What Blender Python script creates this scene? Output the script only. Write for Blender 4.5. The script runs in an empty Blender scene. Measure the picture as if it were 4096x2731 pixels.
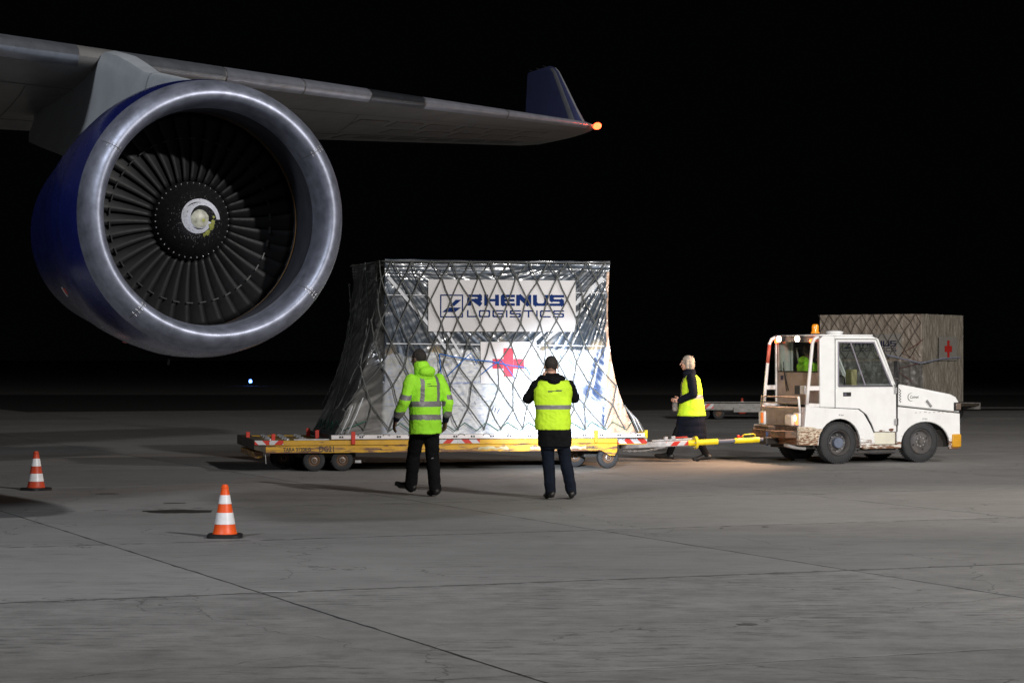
import bpy, bmesh, math, random
from mathutils import Vector, Matrix, noise
R = math.radians
random.seed(7)
scene = bpy.context.scene
COL = scene.collection
# ------------------------------------------------------------------ camera, world, lights, exposure
F = 9671.0; HC = 1.69
cd = bpy.data.cameras.new('camera'); cam = bpy.data.objects.new('camera', cd); COL.objects.link(cam)
cd.lens = 85.0; cd.sensor_width = 36.0; cd.clip_end = 2000; cd.clip_start = 0.1
cam.location = (0, 0, HC); cam.rotation_euler = (R(90.382), 0, 0)
scene.camera = cam
world = bpy.data.worlds.new('World'); scene.world = world; world.use_nodes = True
bg = world.node_tree.nodes['Background']; bg.inputs[0].default_value = (0.55, 0.6, 0.8, 1); bg.inputs[1].default_value = 0.0012
vs = scene.view_settings; vs.view_transform = 'Standard'; vs.look = 'None'; vs.gamma = 1; vs.exposure = 0.0
vs.use_curve_mapping = False

def spot(name, loc, target, E, cone, blend, col, size):
    """flood lamp giving irradiance E (W/m2) at its target"""
    l = bpy.data.lights.new(name, 'SPOT'); d = (Vector(target) - Vector(loc))
    l.energy = E * 4 * math.pi * d.length_squared; l.spot_size = R(cone); l.spot_blend = blend
    l.color = col; l.shadow_soft_size = size
    o = bpy.data.objects.new(name, l); COL.objects.link(o)
    o.location = loc; o.rotation_euler = d.to_track_quat('-Z', 'Y').to_euler()
    return o
# apron flood masts behind the photographer, right and left, and a lower one for the tug
spot('flood_mast_right', (21, -4, 19), (4.5, 23.5, 0), 2.75, 80, 1.0, (1, .965, .935), .5)
spot('flood_mast_left', (-13.5, 3, 18.5), (-1.8, 27, 1), 1.05, 62, 1.0, (.90, .94, 1), 1.8)
spot('flood_low_right', (17.5, 30, 8), (7.0, 28.0, 0), 2.6, 38, .85, (1, .86, .70), .3)
spot('load_side_fill', (-45, 10, 14), (-2, 37, 1.5), .28, 15, 1.0, (.85, .9, 1), .4)  # added fill spot brightening the load's dark left side, no known source there
spot('flood_mast_near', (6, -9, 9), (7.6, 32.5, .3), 2.1, 27, 1.0, (1, .93, .85), .2)
spot('flood_mast_far', (34, 20, 26), (4, 62, 0), .75, 80, 1.0, (1, .92, .85), .5)

# ------------------------------------------------------------------ helpers
def mix_rgb(nt, fac, a, b, mode='MIX'):
    n = nt.nodes.new('ShaderNodeMix'); n.data_type = 'RGBA'; n.blend_type = mode
    for sock, v in ((n.inputs[0], fac), (n.inputs[6], a), (n.inputs[7], b)):
        if hasattr(v, 'is_linked'): nt.links.new(v, sock)
        elif isinstance(v, (int, float)): sock.default_value = v
        else: sock.default_value = (*v[:3], 1)
    return n.outputs[2]
def ramp(nt, src, lo, hi):
    n = nt.nodes.new('ShaderNodeMapRange'); nt.links.new(src, n.inputs[0])
    n.inputs[1].default_value = lo; n.inputs[2].default_value = hi; return n.outputs[0]
def mth(nt, op, a, b=None):
    n = nt.nodes.new('ShaderNodeMath'); n.operation = op
    for i, v in enumerate((a, b)):
        if v is None: continue
        if hasattr(v, 'is_linked'): nt.links.new(v, n.inputs[i])
        else: n.inputs[i].default_value = v
    return n.outputs[0]
def nz(nt, vec, scale, detail=3, rough=.55, stretch=None):
    if stretch:
        m = nt.nodes.new('ShaderNodeMapping'); m.inputs['Scale'].default_value = stretch
        nt.links.new(vec, m.inputs[0]); vec = m.outputs[0]
    n = nt.nodes.new('ShaderNodeTexNoise'); nt.links.new(vec, n.inputs['Vector'])
    n.inputs['Scale'].default_value = scale; n.inputs['Detail'].default_value = detail
    n.inputs['Roughness'].default_value = rough; return n.outputs[0]
MATS = {}
def M(name, col, rough=.5, metal=0, var=.12, vscale=6, bump=0, bscale=40, coat=0, emit=0, ecol=None,
      rust=None, vcol=False, chev=None, stretch=None, spec=.5, world_pos=False):
    if name in MATS: return MATS[name]
    m = bpy.data.materials.new(name); m.use_nodes = True; nt = m.node_tree
    p = nt.nodes['Principled BSDF']
    tc = nt.nodes.new('ShaderNodeTexCoord'); vec = tc.outputs['Object']
    if world_pos: vec = nt.nodes.new('ShaderNodeNewGeometry').outputs['Position']
    c = (*col, 1)
    if vcol:
        a = nt.nodes.new('ShaderNodeVertexColor'); a.layer_name = 'Col'; cs = a.outputs[0]
    elif chev:   # (period, direction)
        s = nt.nodes.new('ShaderNodeSeparateXYZ'); nt.links.new(vec, s.inputs[0])
        v = mth(nt, 'ADD', s.outputs[0], mth(nt, 'MULTIPLY', s.outputs[2], chev[1]))
        v = mth(nt, 'FRACT', mth(nt, 'DIVIDE', mth(nt, 'ADD', v, 50.0), chev[0]))
        cs = mix_rgb(nt, mth(nt, 'GREATER_THAN', v, .5), (.62, .025, .012), (.62, .62, .64))
    else:
        cs = None
    n1 = nz(nt, vec, vscale, 4, .6, stretch)
    f = ramp(nt, n1, .3, .7)
    lo = tuple(x * (1 - var) for x in col); hi = tuple(min(1, x * (1 + var)) for x in col)
    if cs is None: cs = mix_rgb(nt, f, lo, hi)
    elif var: cs = mix_rgb(nt, var, cs, mix_rgb(nt, f, (.1, .1, .1), (.9, .9, .9)), 'MULTIPLY') if not vcol else cs
    rsock = None
    if rust:     # dict(amt, zlo, zhi, scale, sx)
        s = nt.nodes.new('ShaderNodeSeparateXYZ'); nt.links.new(vec, s.inputs[0])
        g = ramp(nt, s.outputs[2], rust['zhi'], rust['zlo'])
        r1 = nz(nt, vec, rust.get('scale', 14), 5, .7, rust.get('st', (1, 1, 2.2)))
        k = mth(nt, 'ADD', r1, mth(nt, 'MULTIPLY', g, rust['amt']))
        k = ramp(nt, k, rust.get('t0', .66), rust.get('t0', .66) + .03)
        r2 = mix_rgb(nt, nz(nt, vec, 30, 3), (.09, .035, .015), (.22, .10, .05))
        cs = mix_rgb(nt, k, cs, r2); rsock = k
        # grime film
        gr = ramp(nt, nz(nt, vec, 3.5, 5, .7, (1, 1, .5)), .45, .8)
        cs = mix_rgb(nt, mth(nt, 'MULTIPLY', gr, rust.get('grime', .25)), cs, (.22, .18, .13))
    nt.links.new(cs, p.inputs['Base Color'])
    rr = nt.nodes.new('ShaderNodeMapRange'); nt.links.new(nz(nt, vec, vscale * 2.3, 3), rr.inputs[0])
    rr.inputs[3].default_value = max(0.03, rough - .08); rr.inputs[4].default_value = min(1, rough + .1)
    nt.links.new(rr.outputs[0], p.inputs['Roughness'])
    p.inputs['Metallic'].default_value = metal; p.inputs['Specular IOR Level'].default_value = spec
    p.inputs['Coat Weight'].default_value = coat; p.inputs['Coat Roughness'].default_value = .12
    if bump:
        b = nt.nodes.new('ShaderNodeBump'); b.inputs['Strength'].default_value = bump
        b.inputs['Distance'].default_value = .01
        nt.links.new(nz(nt, vec, bscale, 4, .6), b.inputs['Height']); nt.links.new(b.outputs[0], p.inputs['Normal'])
    if emit:
        p.inputs['Emission Color'].default_value = (*(ecol or col), 1); p.inputs['Emission Strength'].default_value = emit
    MATS[name] = m; return m
def glass(name, tint, fres=.5, dirt=.06):
    m = bpy.data.materials.new(name); m.use_nodes = True; nt = m.node_tree; nt.nodes.clear()
    o = nt.nodes.new('ShaderNodeOutputMaterial'); t = nt.nodes.new('ShaderNodeBsdfTransparent'); t.inputs[0].default_value = (*tint, 1)
    g = nt.nodes.new('ShaderNodeBsdfGlossy'); g.inputs[1].default_value = .03
    d = nt.nodes.new('ShaderNodeBsdfDiffuse'); d.inputs[0].default_value = (.5, .5, .5, 1)
    fr = nt.nodes.new('ShaderNodeLayerWeight'); fr.inputs[0].default_value = .5
    fo = mth(nt, 'ADD', mth(nt, 'MULTIPLY', mth(nt, 'POWER', fr.outputs[1], 4.5), .6), .03)
    x = nt.nodes.new('ShaderNodeMixShader'); nt.links.new(fo, x.inputs[0]); nt.links.new(t.outputs[0], x.inputs[1]); nt.links.new(g.outputs[0], x.inputs[2])
    tc = nt.nodes.new('ShaderNodeTexCoord'); k = ramp(nt, nz(nt, tc.outputs['Object'], 4, 5, .7), .35, .8)
    y = nt.nodes.new('ShaderNodeMixShader'); nt.links.new(mth(nt, 'MULTIPLY', k, dirt), y.inputs[0]); nt.links.new(x.outputs[0], y.inputs[1]); nt.links.new(d.outputs[0], y.inputs[2])
    nt.links.new(y.outputs[0], o.inputs[0]); return m

class MB:
    def __init__(s): s.v = []; s.f = []; s.m = []; s.mi = 0
    def add(s, vs_, fs):
        o = len(s.v); s.v += [tuple(v) for v in vs_]; s.f += [tuple(i + o for i in f) for f in fs]; s.m += [s.mi] * len(fs); return s
    def box(s, a, b):
        x0, y0, z0 = a; x1, y1, z1 = b
        return s.add([(x0,y0,z0),(x1,y0,z0),(x1,y1,z0),(x0,y1,z0),(x0,y0,z1),(x1,y0,z1),(x1,y1,z1),(x0,y1,z1)],
                     [(0,3,2,1),(4,5,6,7),(0,1,5,4),(1,2,6,5),(2,3,7,6),(3,0,4,7)])
    def cbox(s, c, d): return s.box([c[i]-d[i]/2 for i in range(3)], [c[i]+d[i]/2 for i in range(3)])
    def tube(s, pts, r, n=8, closed=False):
        pts = [Vector(p) for p in pts]; N = len(pts); rs = r if isinstance(r, (list, tuple)) else [r]*N
        vs_ = []; up = None
        for i, p in enumerate(pts):
            a = pts[i-1] if (i > 0 or closed) else p; b = pts[(i+1) % N] if (i < N-1 or closed) else p
            t = (b - a).normalized()
            if up is None: up = Vector((0,0,1)) if abs(t.z) < .9 else Vector((1,0,0))
            x = up - t * up.dot(t)
            if x.length < 1e-4: x = Vector((1,0,0)) - t * t.x
            x.normalize(); up = x; y = t.cross(x)
            for k in range(n):
                an = 2*math.pi*k/n; vs_.append(p + (x*math.cos(an) + y*math.sin(an))*rs[i])
        fs = []
        for i in range(N if closed else N-1):
            j = (i+1) % N
            for k in range(n):
                fs.append((i*n+k, i*n+(k+1)%n, j*n+(k+1)%n, j*n+k))
        if not closed:
            fs.append(tuple(reversed(range(n)))); fs.append(tuple((N-1)*n+k for k in range(n)))
        return s.add(vs_, fs)
    def lathe(s, prof, n=32, axis='z', c=(0,0,0), closed_prof=False):
        """prof: list of (axial, radius)"""
        vs_ = []; c = Vector(c)
        for a, r in prof:
            for k in range(n):
                t = 2*math.pi*k/n; u, w = r*math.cos(t), r*math.sin(t)
                vs_.append(c + Vector({'z':(u,w,a),'y':(u,a,w),'x':(a,u,w)}[axis]))
        fs = []; P = len(prof)
        for i in range(P if closed_prof else P-1):
            j = (i+1) % P
            for k in range(n):
                q = (i*n+k, i*n+(k+1)%n, j*n+(k+1)%n, j*n+k)
                fs.append(q if axis != 'y' else q[::-1])
        return s.add(vs_, fs)
    def prism(s, poly, y0, y1):
        """poly in (x,z), extruded along y"""
        n = len(poly)
        s.add([(p[0], y0, p[1]) for p in poly] + [(p[0], y1, p[1]) for p in poly],
              [tuple(range(n)), tuple(range(2*n-1, n-1, -1))] + [(i, i+n, (i+1)%n+n, (i+1)%n) for i in range(n)])
        return s
    def ell(s, c, r, n=14, m=9):
        vs_ = [(c[0], c[1], c[2]-r[2])]
        for j in range(1, m):
            ph = -math.pi/2 + math.pi*j/m
            for k in range(n):
                t = 2*math.pi*k/n; vs_.append((c[0]+r[0]*math.cos(ph)*math.cos(t), c[1]+r[1]*math.cos(ph)*math.sin(t), c[2]+r[2]*math.sin(ph)))
        vs_.append((c[0], c[1], c[2]+r[2])); L = len(vs_)-1; fs = []
        for k in range(n):
            fs.append((0, 1+(k+1)%n, 1+k)); fs.append((L, 1+(m-2)*n+k, 1+(m-2)*n+(k+1)%n))
            for j in range(m-2):
                a = 1+j*n; fs.append((a+k, a+(k+1)%n, a+n+(k+1)%n, a+n+k))
        return s.add(vs_, fs)
    def cap(s, a, ra, b, rb, n=10):   # tapered capsule
        s.tube([a, b], [ra, rb], n); s.ell(a, (ra,)*3, 10, 7); s.ell(b, (rb,)*3, 10, 7); return s
    def loft(s, rings, n=20, pw=2.3):
        vs_ = []
        for (cx, cy, cz, rx, ry) in rings:
            for k in range(n):
                t = 2*math.pi*k/n; ct, st = math.cos(t), math.sin(t)
                vs_.append((cx+rx*math.copysign(abs(ct)**(2/pw), ct), cy+ry*math.copysign(abs(st)**(2/pw), st), cz))
        fs = [tuple(reversed(range(n))), tuple((len(rings)-1)*n+k for k in range(n))]
        for i in range(len(rings)-1):
            for k in range(n): fs.append((i*n+k, i*n+(k+1)%n, (i+1)*n+(k+1)%n, (i+1)*n+k))
        return s.add(vs_, fs)
    def build(s, name, mats, parent=None, smooth=False, bevel=0, **kw):
        me = bpy.data.meshes.new(name); me.from_pydata(s.v, [], s.f)
        if not isinstance(mats, (list, tuple)): mats = [mats]
        for m in mats: me.materials.append(m)
        if len(mats) > 1: me.polygons.foreach_set('material_index', s.m)
        bm = bmesh.new(); bm.from_mesh(me)
        bmesh.ops.recalc_face_normals(bm, faces=bm.faces); bm.to_mesh(me); bm.free()
        if smooth: me.shade_smooth(); 
        if smooth == 'auto':
            me.shade_smooth(); me.set_sharp_from_angle(angle=R(38))
        o = bpy.data.objects.new(name, me); COL.objects.link(o)
        if parent: o.parent = parent
        if bevel:
            b = o.modifiers.new('bevel', 'BEVEL'); b.width = bevel; b.segments = 2; b.limit_method = 'ANGLE'; b.angle_limit = R(35)
            me.shade_smooth(); me.set_sharp_from_angle(angle=R(50))
        for k, v in kw.items(): o[k] = v
        return o
def thing(name, label, cat, loc, rz=0, group=None):
    o = bpy.data.objects.new(name, None); COL.objects.link(o); o.location = loc; o.rotation_euler = (0, 0, rz)
    o.empty_display_size = .2; o['label'] = label; o['category'] = cat
    if group: o['group'] = group
    return o
def dup(o, parent, loc=None, rot=None, sc=None):
    c = o.copy(); COL.objects.link(c); c.parent = parent
    if loc is not None: c.location = loc
    if rot is not None: c.rotation_euler = rot
    if sc is not None: c.scale = sc
    for ch in o.children: dup(ch, c)
    return c
def textmesh(txt, h, bold=0.0, sx=1.0, shear=0):
    """flat letters: verts list (x,z), faces, height h of capitals"""
    cu = bpy.data.curves.new('t', 'FONT'); cu.body = txt; cu.size = 1; cu.offset = bold; cu.shear = shear; cu.resolution_u = 3
    o = bpy.data.objects.new('t', cu); COL.objects.link(o)
    dg = bpy.context.evaluated_depsgraph_get(); me = bpy.data.meshes.new_from_object(o.evaluated_get(dg))
    k = h / .70
    v = [(p.co.x*k*sx, p.co.y*k) for p in me.vertices]; f = [tuple(p.vertices) for p in me.polygons]
    bpy.data.objects.remove(o); bpy.data.curves.remove(cu); bpy.data.meshes.remove(me)
    return v, f
def lettering(txt, h, x, z, y, mat, parent, bold=0, sx=1, name='lettering', d=.002, shear=0):
    v, f = textmesh(txt, h, bold, sx, shear); b = MB(); b.add([(x+p[0], y-d, z+p[1]) for p in v], f)
    return b.build(name, mat, parent)

# ------------------------------------------------------------------ materials
m_conc = M('concrete', (.165, .163, .158), .82, var=.0)
def concrete(name, contrast, tone):
    m = bpy.data.materials.new(name); m.use_nodes = True; nt = m.node_tree; p = nt.nodes['Principled BSDF']
    pos = nt.nodes.new('ShaderNodeNewGeometry').outputs['Position']
    oi = nt.nodes.new('ShaderNodeObjectInfo')
    a = ramp(nt, nz(nt, pos, .35, 4, .6), .3, .7)
    b_ = ramp(nt, nz(nt, pos, 2.6, 6, .75), .38, .66)
    c_ = ramp(nt, nz(nt, pos, 55, 3, .7), .3, .7)
    t = tone
    col = mix_rgb(nt, a, tuple(x*.85 for x in t), tuple(x*1.12 for x in t))
    col = mix_rgb(nt, mth(nt, 'MULTIPLY', b_, contrast), col, tuple(x*.55 for x in t))
    col = mix_rgb(nt, mth(nt, 'MULTIPLY', c_, .3), col, tuple(x*1.25 for x in t))
    # old tyre rubber and worn blotches
    tr = nt.nodes.new('ShaderNodeMapping'); tr.inputs['Rotation'].default_value = (0, 0, R(-14)); tr.inputs['Scale'].default_value = (.45, 1.6, 1)
    nt.links.new(pos, tr.inputs[0])
    k = ramp(nt, nz(nt, tr.outputs[0], 1.1, 6, .75), .50, .75)
    col = mix_rgb(nt, mth(nt, 'MULTIPLY', k, .22 + contrast*.2), col, (.05, .05, .05))
    bl = mth(nt, 'MULTIPLY', ramp(nt, nz(nt, tr.outputs[0], 6.5, 5, .7), .52, .64), ramp(nt, nz(nt, pos, .55, 3, .6), .38, .56))
    col = mix_rgb(nt, mth(nt, 'MULTIPLY', bl, .25 + contrast*.55), col, tuple(x*.30 for x in t))
    # fine cracks
    vo = nt.nodes.new('ShaderNodeTexVoronoi'); vo.feature = 'DISTANCE_TO_EDGE'; vo.inputs['Scale'].default_value = .21
    wv = nt.nodes.new('ShaderNodeVectorMath'); wv.operation = 'ADD'; nt.links.new(pos, wv.inputs[0])
    wn = nt.nodes.new('ShaderNodeTexNoise'); wn.inputs['Scale'].default_value = 1.1; wn.inputs['Detail'].default_value = 5; nt.links.new(pos, wn.inputs['Vector'])
    nt.links.new(wn.outputs['Color'], wv.inputs[1]); nt.links.new(wv.outputs[0], vo.inputs['Vector'])
    ck = mth(nt, 'LESS_THAN', vo.outputs[0], .0013)
    col = mix_rgb(nt, mth(nt, 'MULTIPLY', ck, .5), col, (.04, .04, .04))
    rv = nt.nodes.new('ShaderNodeMapRange'); nt.links.new(oi.outputs['Random'], rv.inputs[0]); rv.inputs[3].default_value = .9; rv.inputs[4].default_value = 1.08
    col = mix_rgb(nt, 1.0, col, rv.outputs[0], 'MULTIPLY')
    nt.links.new(col, p.inputs['Base Color']); p.inputs['Roughness'].default_value = .86
    p.inputs['Specular IOR Level'].default_value = .3
    bp = nt.nodes.new('ShaderNodeBump'); bp.inputs['Strength'].default_value = .35; bp.inputs['Distance'].default_value = .01
    nt.links.new(nz(nt, pos, 38, 5, .7), bp.inputs['Height']); nt.links.new(bp.outputs[0], p.inputs['Normal'])
    return m
m_slab = concrete('slab_concrete', .30, (.225, .223, .220))
m_slab_rough = concrete('weathered_concrete', .85, (.238, .236, .232))
m_joint = M('joint_sealant', (.02, .02, .02), .8)
m_white = M('white_paint', (.74, .75, .75), .35, coat=.3, var=.04, rust=dict(amt=.42, zlo=.22, zhi=.62, t0=.80, scale=11, st=(.6, 1, 4.2), grime=.16))
m_whitec = M('cab_white_paint', (.74, .75, .75), .35, coat=.3, var=.05)
m_rustwhite = M('scuffed_white_paint', (.31, .245, .22), .55, var=.2, rust=dict(amt=.22, zlo=.3, zhi=1.6, t0=.74, scale=9, grime=.5))
m_rustblock = M('rusty_ballast_iron', (.05, .032, .025), .8, var=.5, vscale=12, rust=dict(amt=.3, zlo=.3, zhi=.6, t0=.6, grime=.6), bump=.4)
m_yel = M('dolly_yellow_paint', (.62, .34, .012), .45, var=.12, coat=.15, rust=dict(amt=.25, zlo=.26, zhi=.5, t0=.69, scale=9, st=(.25, 1, 2.5), grime=.3))
m_yel2 = M('bright_yellow_paint', (.75, .60, .01), .4, var=.08)
m_dark = M('dark_steel', (.03, .028, .026), .6, var=.4, metal=.2)
m_brown = M('dirty_end_steel', (.07, .055, .04), .7, var=.4)
m_steel = M('galvanised_steel', (.42, .42, .43), .45, metal=.5, var=.25, vscale=14)
m_alu = M('pallet_aluminium', (.72, .70, .70), .35, metal=.25, var=.1)
m_rubber = M('tyre_rubber', (.022, .023, .025), .75, var=.3, vscale=10, bump=.3)
m_rim = M('dusty_rim', (.055, .055, .06), .6, var=.35, vscale=10, rust=dict(amt=0, zlo=0, zhi=1, t0=.62, grime=.4))
m_rimrust = M('rusty_rim', (.12, .07, .04), .7, var=.4, vscale=12)
m_hubblue = M('blue_grey_hub', (.10, .12, .17), .55, var=.2)
m_red = M('red_paint', (.55, .03, .012), .45)
m_orange = M('bumper_ochre_paint', (.55, .27, .01), .5, var=.15)
m_chev = M('chevron_right', (.6, .6, .6), .35, chev=(.23, -1), var=.25, coat=.5)
m_chev2 = M('chevron_left', (.6, .6, .6), .35, chev=(.23, 1), var=.25, coat=.5)
m_blk = M('black_plastic', (.012, .012, .013), .5)
m_ink = M('black_lettering', (.035, .033, .03), .6, var=.1)
m_cone = M('cone_orange', (.85, .10, .012), .45, var=.08, vscale=9)
m_conedull = M('weathered_cone_red', (.55, .055, .015), .5, var=.2, vscale=9)
m_band = M('cone_white_band', (.78, .78, .80), .35, var=.08, vscale=14)
m_blueeng = M('blue_nacelle_paint', (.010, .015, .115), .25, coat=.5, var=.15, vscale=3)
m_lip = M('polished_inlet_metal', (.32, .34, .42), .50, metal=.8, var=.3, vscale=7, stretch=(1, 1, 1))
m_liner = M('inlet_liner_grey', (.05, .053, .065), .42, metal=.3, var=.15)
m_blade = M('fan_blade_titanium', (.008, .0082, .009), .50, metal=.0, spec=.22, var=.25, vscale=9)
m_spin = M('spinner_black', (.012, .012, .013), .35, var=.5, vscale=60)
m_wing = M('wing_grey_paint', (.20, .195, .19), .38, var=.12, vscale=2.2, coat=.2)
m_slat = M('bare_leading_edge', (.50, .53, .60), .3, metal=.85, var=.15, vscale=5)
m_slatdark = M('unpolished_slat', (.11, .12, .14), .3, metal=.8, var=.15)
m_pylon = M('pylon_grey_paint', (.40, .43, .46), .4, var=.08, vscale=3)
m_winglet = M('winglet_blue_paint', (.045, .052, .12), .35, var=.1)
m_vis = M('hi_vis_green_cloth', (.36, .85, .03), .8, var=.10, vscale=5, bump=.5, bscale=22)
m_visy = M('hi_vis_yellow_cloth', (.52, .80, .02), .8, var=.12, vscale=5, bump=.5, bscale=20)
m_refl = M('reflective_tape', (.20, .19, .195), .5, metal=.1, var=.08)
m_blkcloth = M('black_cloth', (.005, .005, .006), .9, spec=.15, var=.4, vscale=9, bump=.5, bscale=30)
m_navy = M('navy_coat_cloth', (.004, .006, .013), .9, spec=.15, var=.3, vscale=8, bump=.4)
m_skin = M('skin', (.50, .29, .21), .55, var=.08, vscale=12)
m_skind = M('dark_skin', (.13, .075, .05), .55, var=.08, vscale=12)
m_hairb = M('dark_hair', (.022, .017, .014), .8, var=.4, vscale=30, bump=.8, bscale=70)
m_hairg = M('grey_hair', (.30, .27, .23), .7, var=.3, vscale=25, bump=.8, bscale=60, stretch=(1, 1, .2))
m_shoe = M('black_leather', (.010, .010, .010), .45)
m_net = M('net_webbing', (.10, .105, .10), .8, var=.3, vscale=6)
m_green = M('green_rope', (.02, .12, .08), .8); m_blue = M('blue_rope', (.02, .16, .55), .7)
m_tape = M('white_tape', (.62, .64, .68), .4, var=.1, vscale=5)
m_banner = M('banner_paper', (.62, .61, .62), .45, var=.05, vscale=3, coat=.2)
m_logo = M('logo_blue', (.004, .024, .13), .7, var=.05, spec=.15)
m_cross = M('cross_red', (.60, .008, .045), .5, var=.06)
m_crossd = M('dull_cross_red', (.55, .025, .02), .6, var=.1)
m_glass = glass('cab_glass', (.86, .89, .88), dirt=.035)
m_cargo = M('film_wrapped_load', (.5,)*3, .30, vcol=True, coat=.7, var=0)
m_bgload = M('weathered_load_cover', (.5,)*3, .5, vcol=True, coat=.2, var=0)

# ------------------------------------------------------------------ ground
G = MB(); G.add([(-900, -200, -.03), (900, -200, -.03), (900, 1500, -.03), (-900, 1500, -.03)], [(0, 1, 2, 3)])
ground = G.build('ground', m_slab, kind='structure')
ANG = R(22.4); S = 4.86; U = Vector((math.cos(ANG), math.sin(ANG))); V = Vector((-math.sin(ANG), math.cos(ANG)))
O0 = Vector((-1.80, 17.39))
apron = MB().add([(-60, 3, -.0016), (60, 3, -.0016), (60, 110, -.0016), (-60, 110, -.0016)], [(0, 1, 2, 3)]).build('apron', m_joint, kind='structure')
def slab_mesh(mat, nm):
    g = .007; b = .010; h = S/2 - g; b2 = h - b
    v = []; 
    random.seed(5)
    # top edge ragged: subdivide each side
    N = 24; ring = []
    for side in range(4):
        for i in range(N):
            t = -1 + 2*i/N; p = {0:(t,-1),1:(1,t),2:(-t,1),3:(-1,-t)}[side]; ring.append(p)
    top = []; low = []
    for p in ring:
        j = random.uniform(0, .008) if random.random() < .8 else random.uniform(.006, .022)
        top.append((p[0]*(h-j) if abs(p[0]) == 1 else p[0]*h*.9975, p[1]*(h-j) if abs(p[1]) == 1 else p[1]*h*.9975, 0.0))
        low.append((p[0]*h, p[1]*h, -.007)) 
    bot = [(q[0], q[1], -.025) for q in low]
    n = len(ring); fs = [tuple(range(n))] + [(n+i, n+(i+1)%n, (i+1)%n, i) for i in range(n)] + [(2*n+i, 2*n+(i+1)%n, n+(i+1)%n, n+i) for i in range(n)]
    me = bpy.data.meshes.new(nm); me.from_pydata(top+low+bot, [], fs); me.materials.append(mat); return me
sm1 = slab_mesh(m_slab, 'concrete_slab'); sm2 = slab_mesh(m_slab_rough, 'concrete_slab_rough')
for iu in range(-9, 16):
    for iv in range(-4, 15):
        c = O0 + U*(iu+.5)*S + V*(iv+.5)*S
        if c.y < 6 or c.y > 78: continue
        if abs(c.x) > .215*c.y + 6: continue
        o = bpy.data.objects.new('concrete_slab', sm2 if iv < 0 else sm1); COL.objects.link(o); o.parent = apron
        o.location = (c.x, c.y, random.uniform(-.0004, .0004)); o.rotation_euler = (0, 0, ANG + R(90)*random.randrange(4))
m_stain = M('oil_stain', (.035, .034, .032), .45, var=.3, vscale=3)
m_stain2 = M('faint_stain', (.10, .098, .095), .7, var=.3, vscale=3)
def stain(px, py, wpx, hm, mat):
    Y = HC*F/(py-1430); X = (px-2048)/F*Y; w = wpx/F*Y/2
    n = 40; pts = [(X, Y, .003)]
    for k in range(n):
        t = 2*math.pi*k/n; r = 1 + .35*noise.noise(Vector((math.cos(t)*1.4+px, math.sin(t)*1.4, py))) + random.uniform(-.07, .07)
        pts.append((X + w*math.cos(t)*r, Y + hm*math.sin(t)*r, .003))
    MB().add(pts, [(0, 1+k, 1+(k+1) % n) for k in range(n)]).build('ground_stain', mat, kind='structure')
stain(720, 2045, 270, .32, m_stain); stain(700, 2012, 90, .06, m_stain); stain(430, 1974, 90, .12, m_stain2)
stain(3060, 2106, 28, .04, m_stain); stain(2885, 2112, 16, .03, m_stain); stain(2990, 2496, 0.9*90, .05, m_stain2)
stain(3270, 1976, 60, .05, m_stain2)
m_jst = M('crumbled_joint_filler', (.10, .098, .095), .9, var=.5, vscale=9, world_pos=True)
for iv_, w0_ in ((0, .055), (1, .022), (2, .02)):
    vs_ = []; N = 420
    for i in range(N+1):
        c_ = O0 + U*(-12+30*i/N) + V*(iv_*S)
        for sg in (-1, 1):
            q = c_ + V*sg*w0_*max(.06, .42+1.7*noise.noise(Vector((i*.8, sg*3, iv_))))
            vs_.append((q.x, q.y, .0018))
    MB().add(vs_, [(2*i, 2*i+1, 2*i+3, 2*i+2) for i in range(N)]).build('joint_filler', m_jst, kind='structure')
mk = MB(); 
for (x0, x1, y0, y1) in [(-1.80, -1.55, 17.46, 17.52)]:
    mk.add([(x0, y0, .003), (x1, y0+.0, .003), (x1+.0, y1, .003), (x0-.02, y1, .003)], [(0, 1, 2, 3)])
mk.build('paint_mark', M('worn_white_marking', (.40, .41, .42), .7, var=.25), kind='structure')
MB().add([(9, 81, .0), (60, 81, .0), (60, 82.4, .0), (9, 82.4, .0)], [(0, 1, 2, 3)]).build('painted_taxi_line', M('worn_white_marking', (0, 0, 0)), kind='structure')

# ------------------------------------------------------------------ airplane (wing, pylon, engine)
EB = R(22); EO = Vector((-2.758, 22.7, 3.03))
plane = thing('airplane', 'jet airliner wing with huge blue engine and upturned winglet at upper left', 'airplane', EO, EB)
ca, sa = math.cos(EB), math.sin(EB)
def w2l(p):
    d = Vector(p) - EO; return Vector((d.x*ca + d.y*sa, -d.x*sa + d.y*ca, d.z))
# engine cowling profile (axial, radius)
blue = [(.24, 1.29), (.40, 1.315), (.7, 1.34), (1.1, 1.335), (1.6, 1.295), (2.2, 1.23), (2.8, 1.15), (3.4, 1.08), (3.9, 1.02), (3.9, .98), (3.2, 1.06), (2.2, 1.15), (1.3, 1.12), (.5, 1.15), (.26, 1.22)]
eng = MB().lathe(blue, 96, 'y', closed_prof=True).build('engine', m_blueeng, plane, smooth='auto')
lip = [(.236, 1.29), (.15, 1.268), (.08, 1.236), (.035, 1.203), (.008, 1.168), (0, 1.14), (.008, 1.116), (.035, 1.09), (.09, 1.068), (.17, 1.05), (.28, 1.038), (.36, 1.036), (.37, 1.06), (.236, 1.20)]
MB().lathe(lip, 128, 'y', closed_prof=True).build('intake_lip', m_lip, eng, smooth='auto')
lin = [(.372, 1.034), (.5, 1.036), (.52, 1.03), (.70, 1.04), (.71, 1.052), (.95, 1.06), (.97, 1.066), (1.45, 1.06), (1.45, 1.10), (.372, 1.12)]
MB().lathe(lin, 96, 'y', closed_prof=True).build('inlet_liner', m_liner, eng, smooth='auto')
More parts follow.
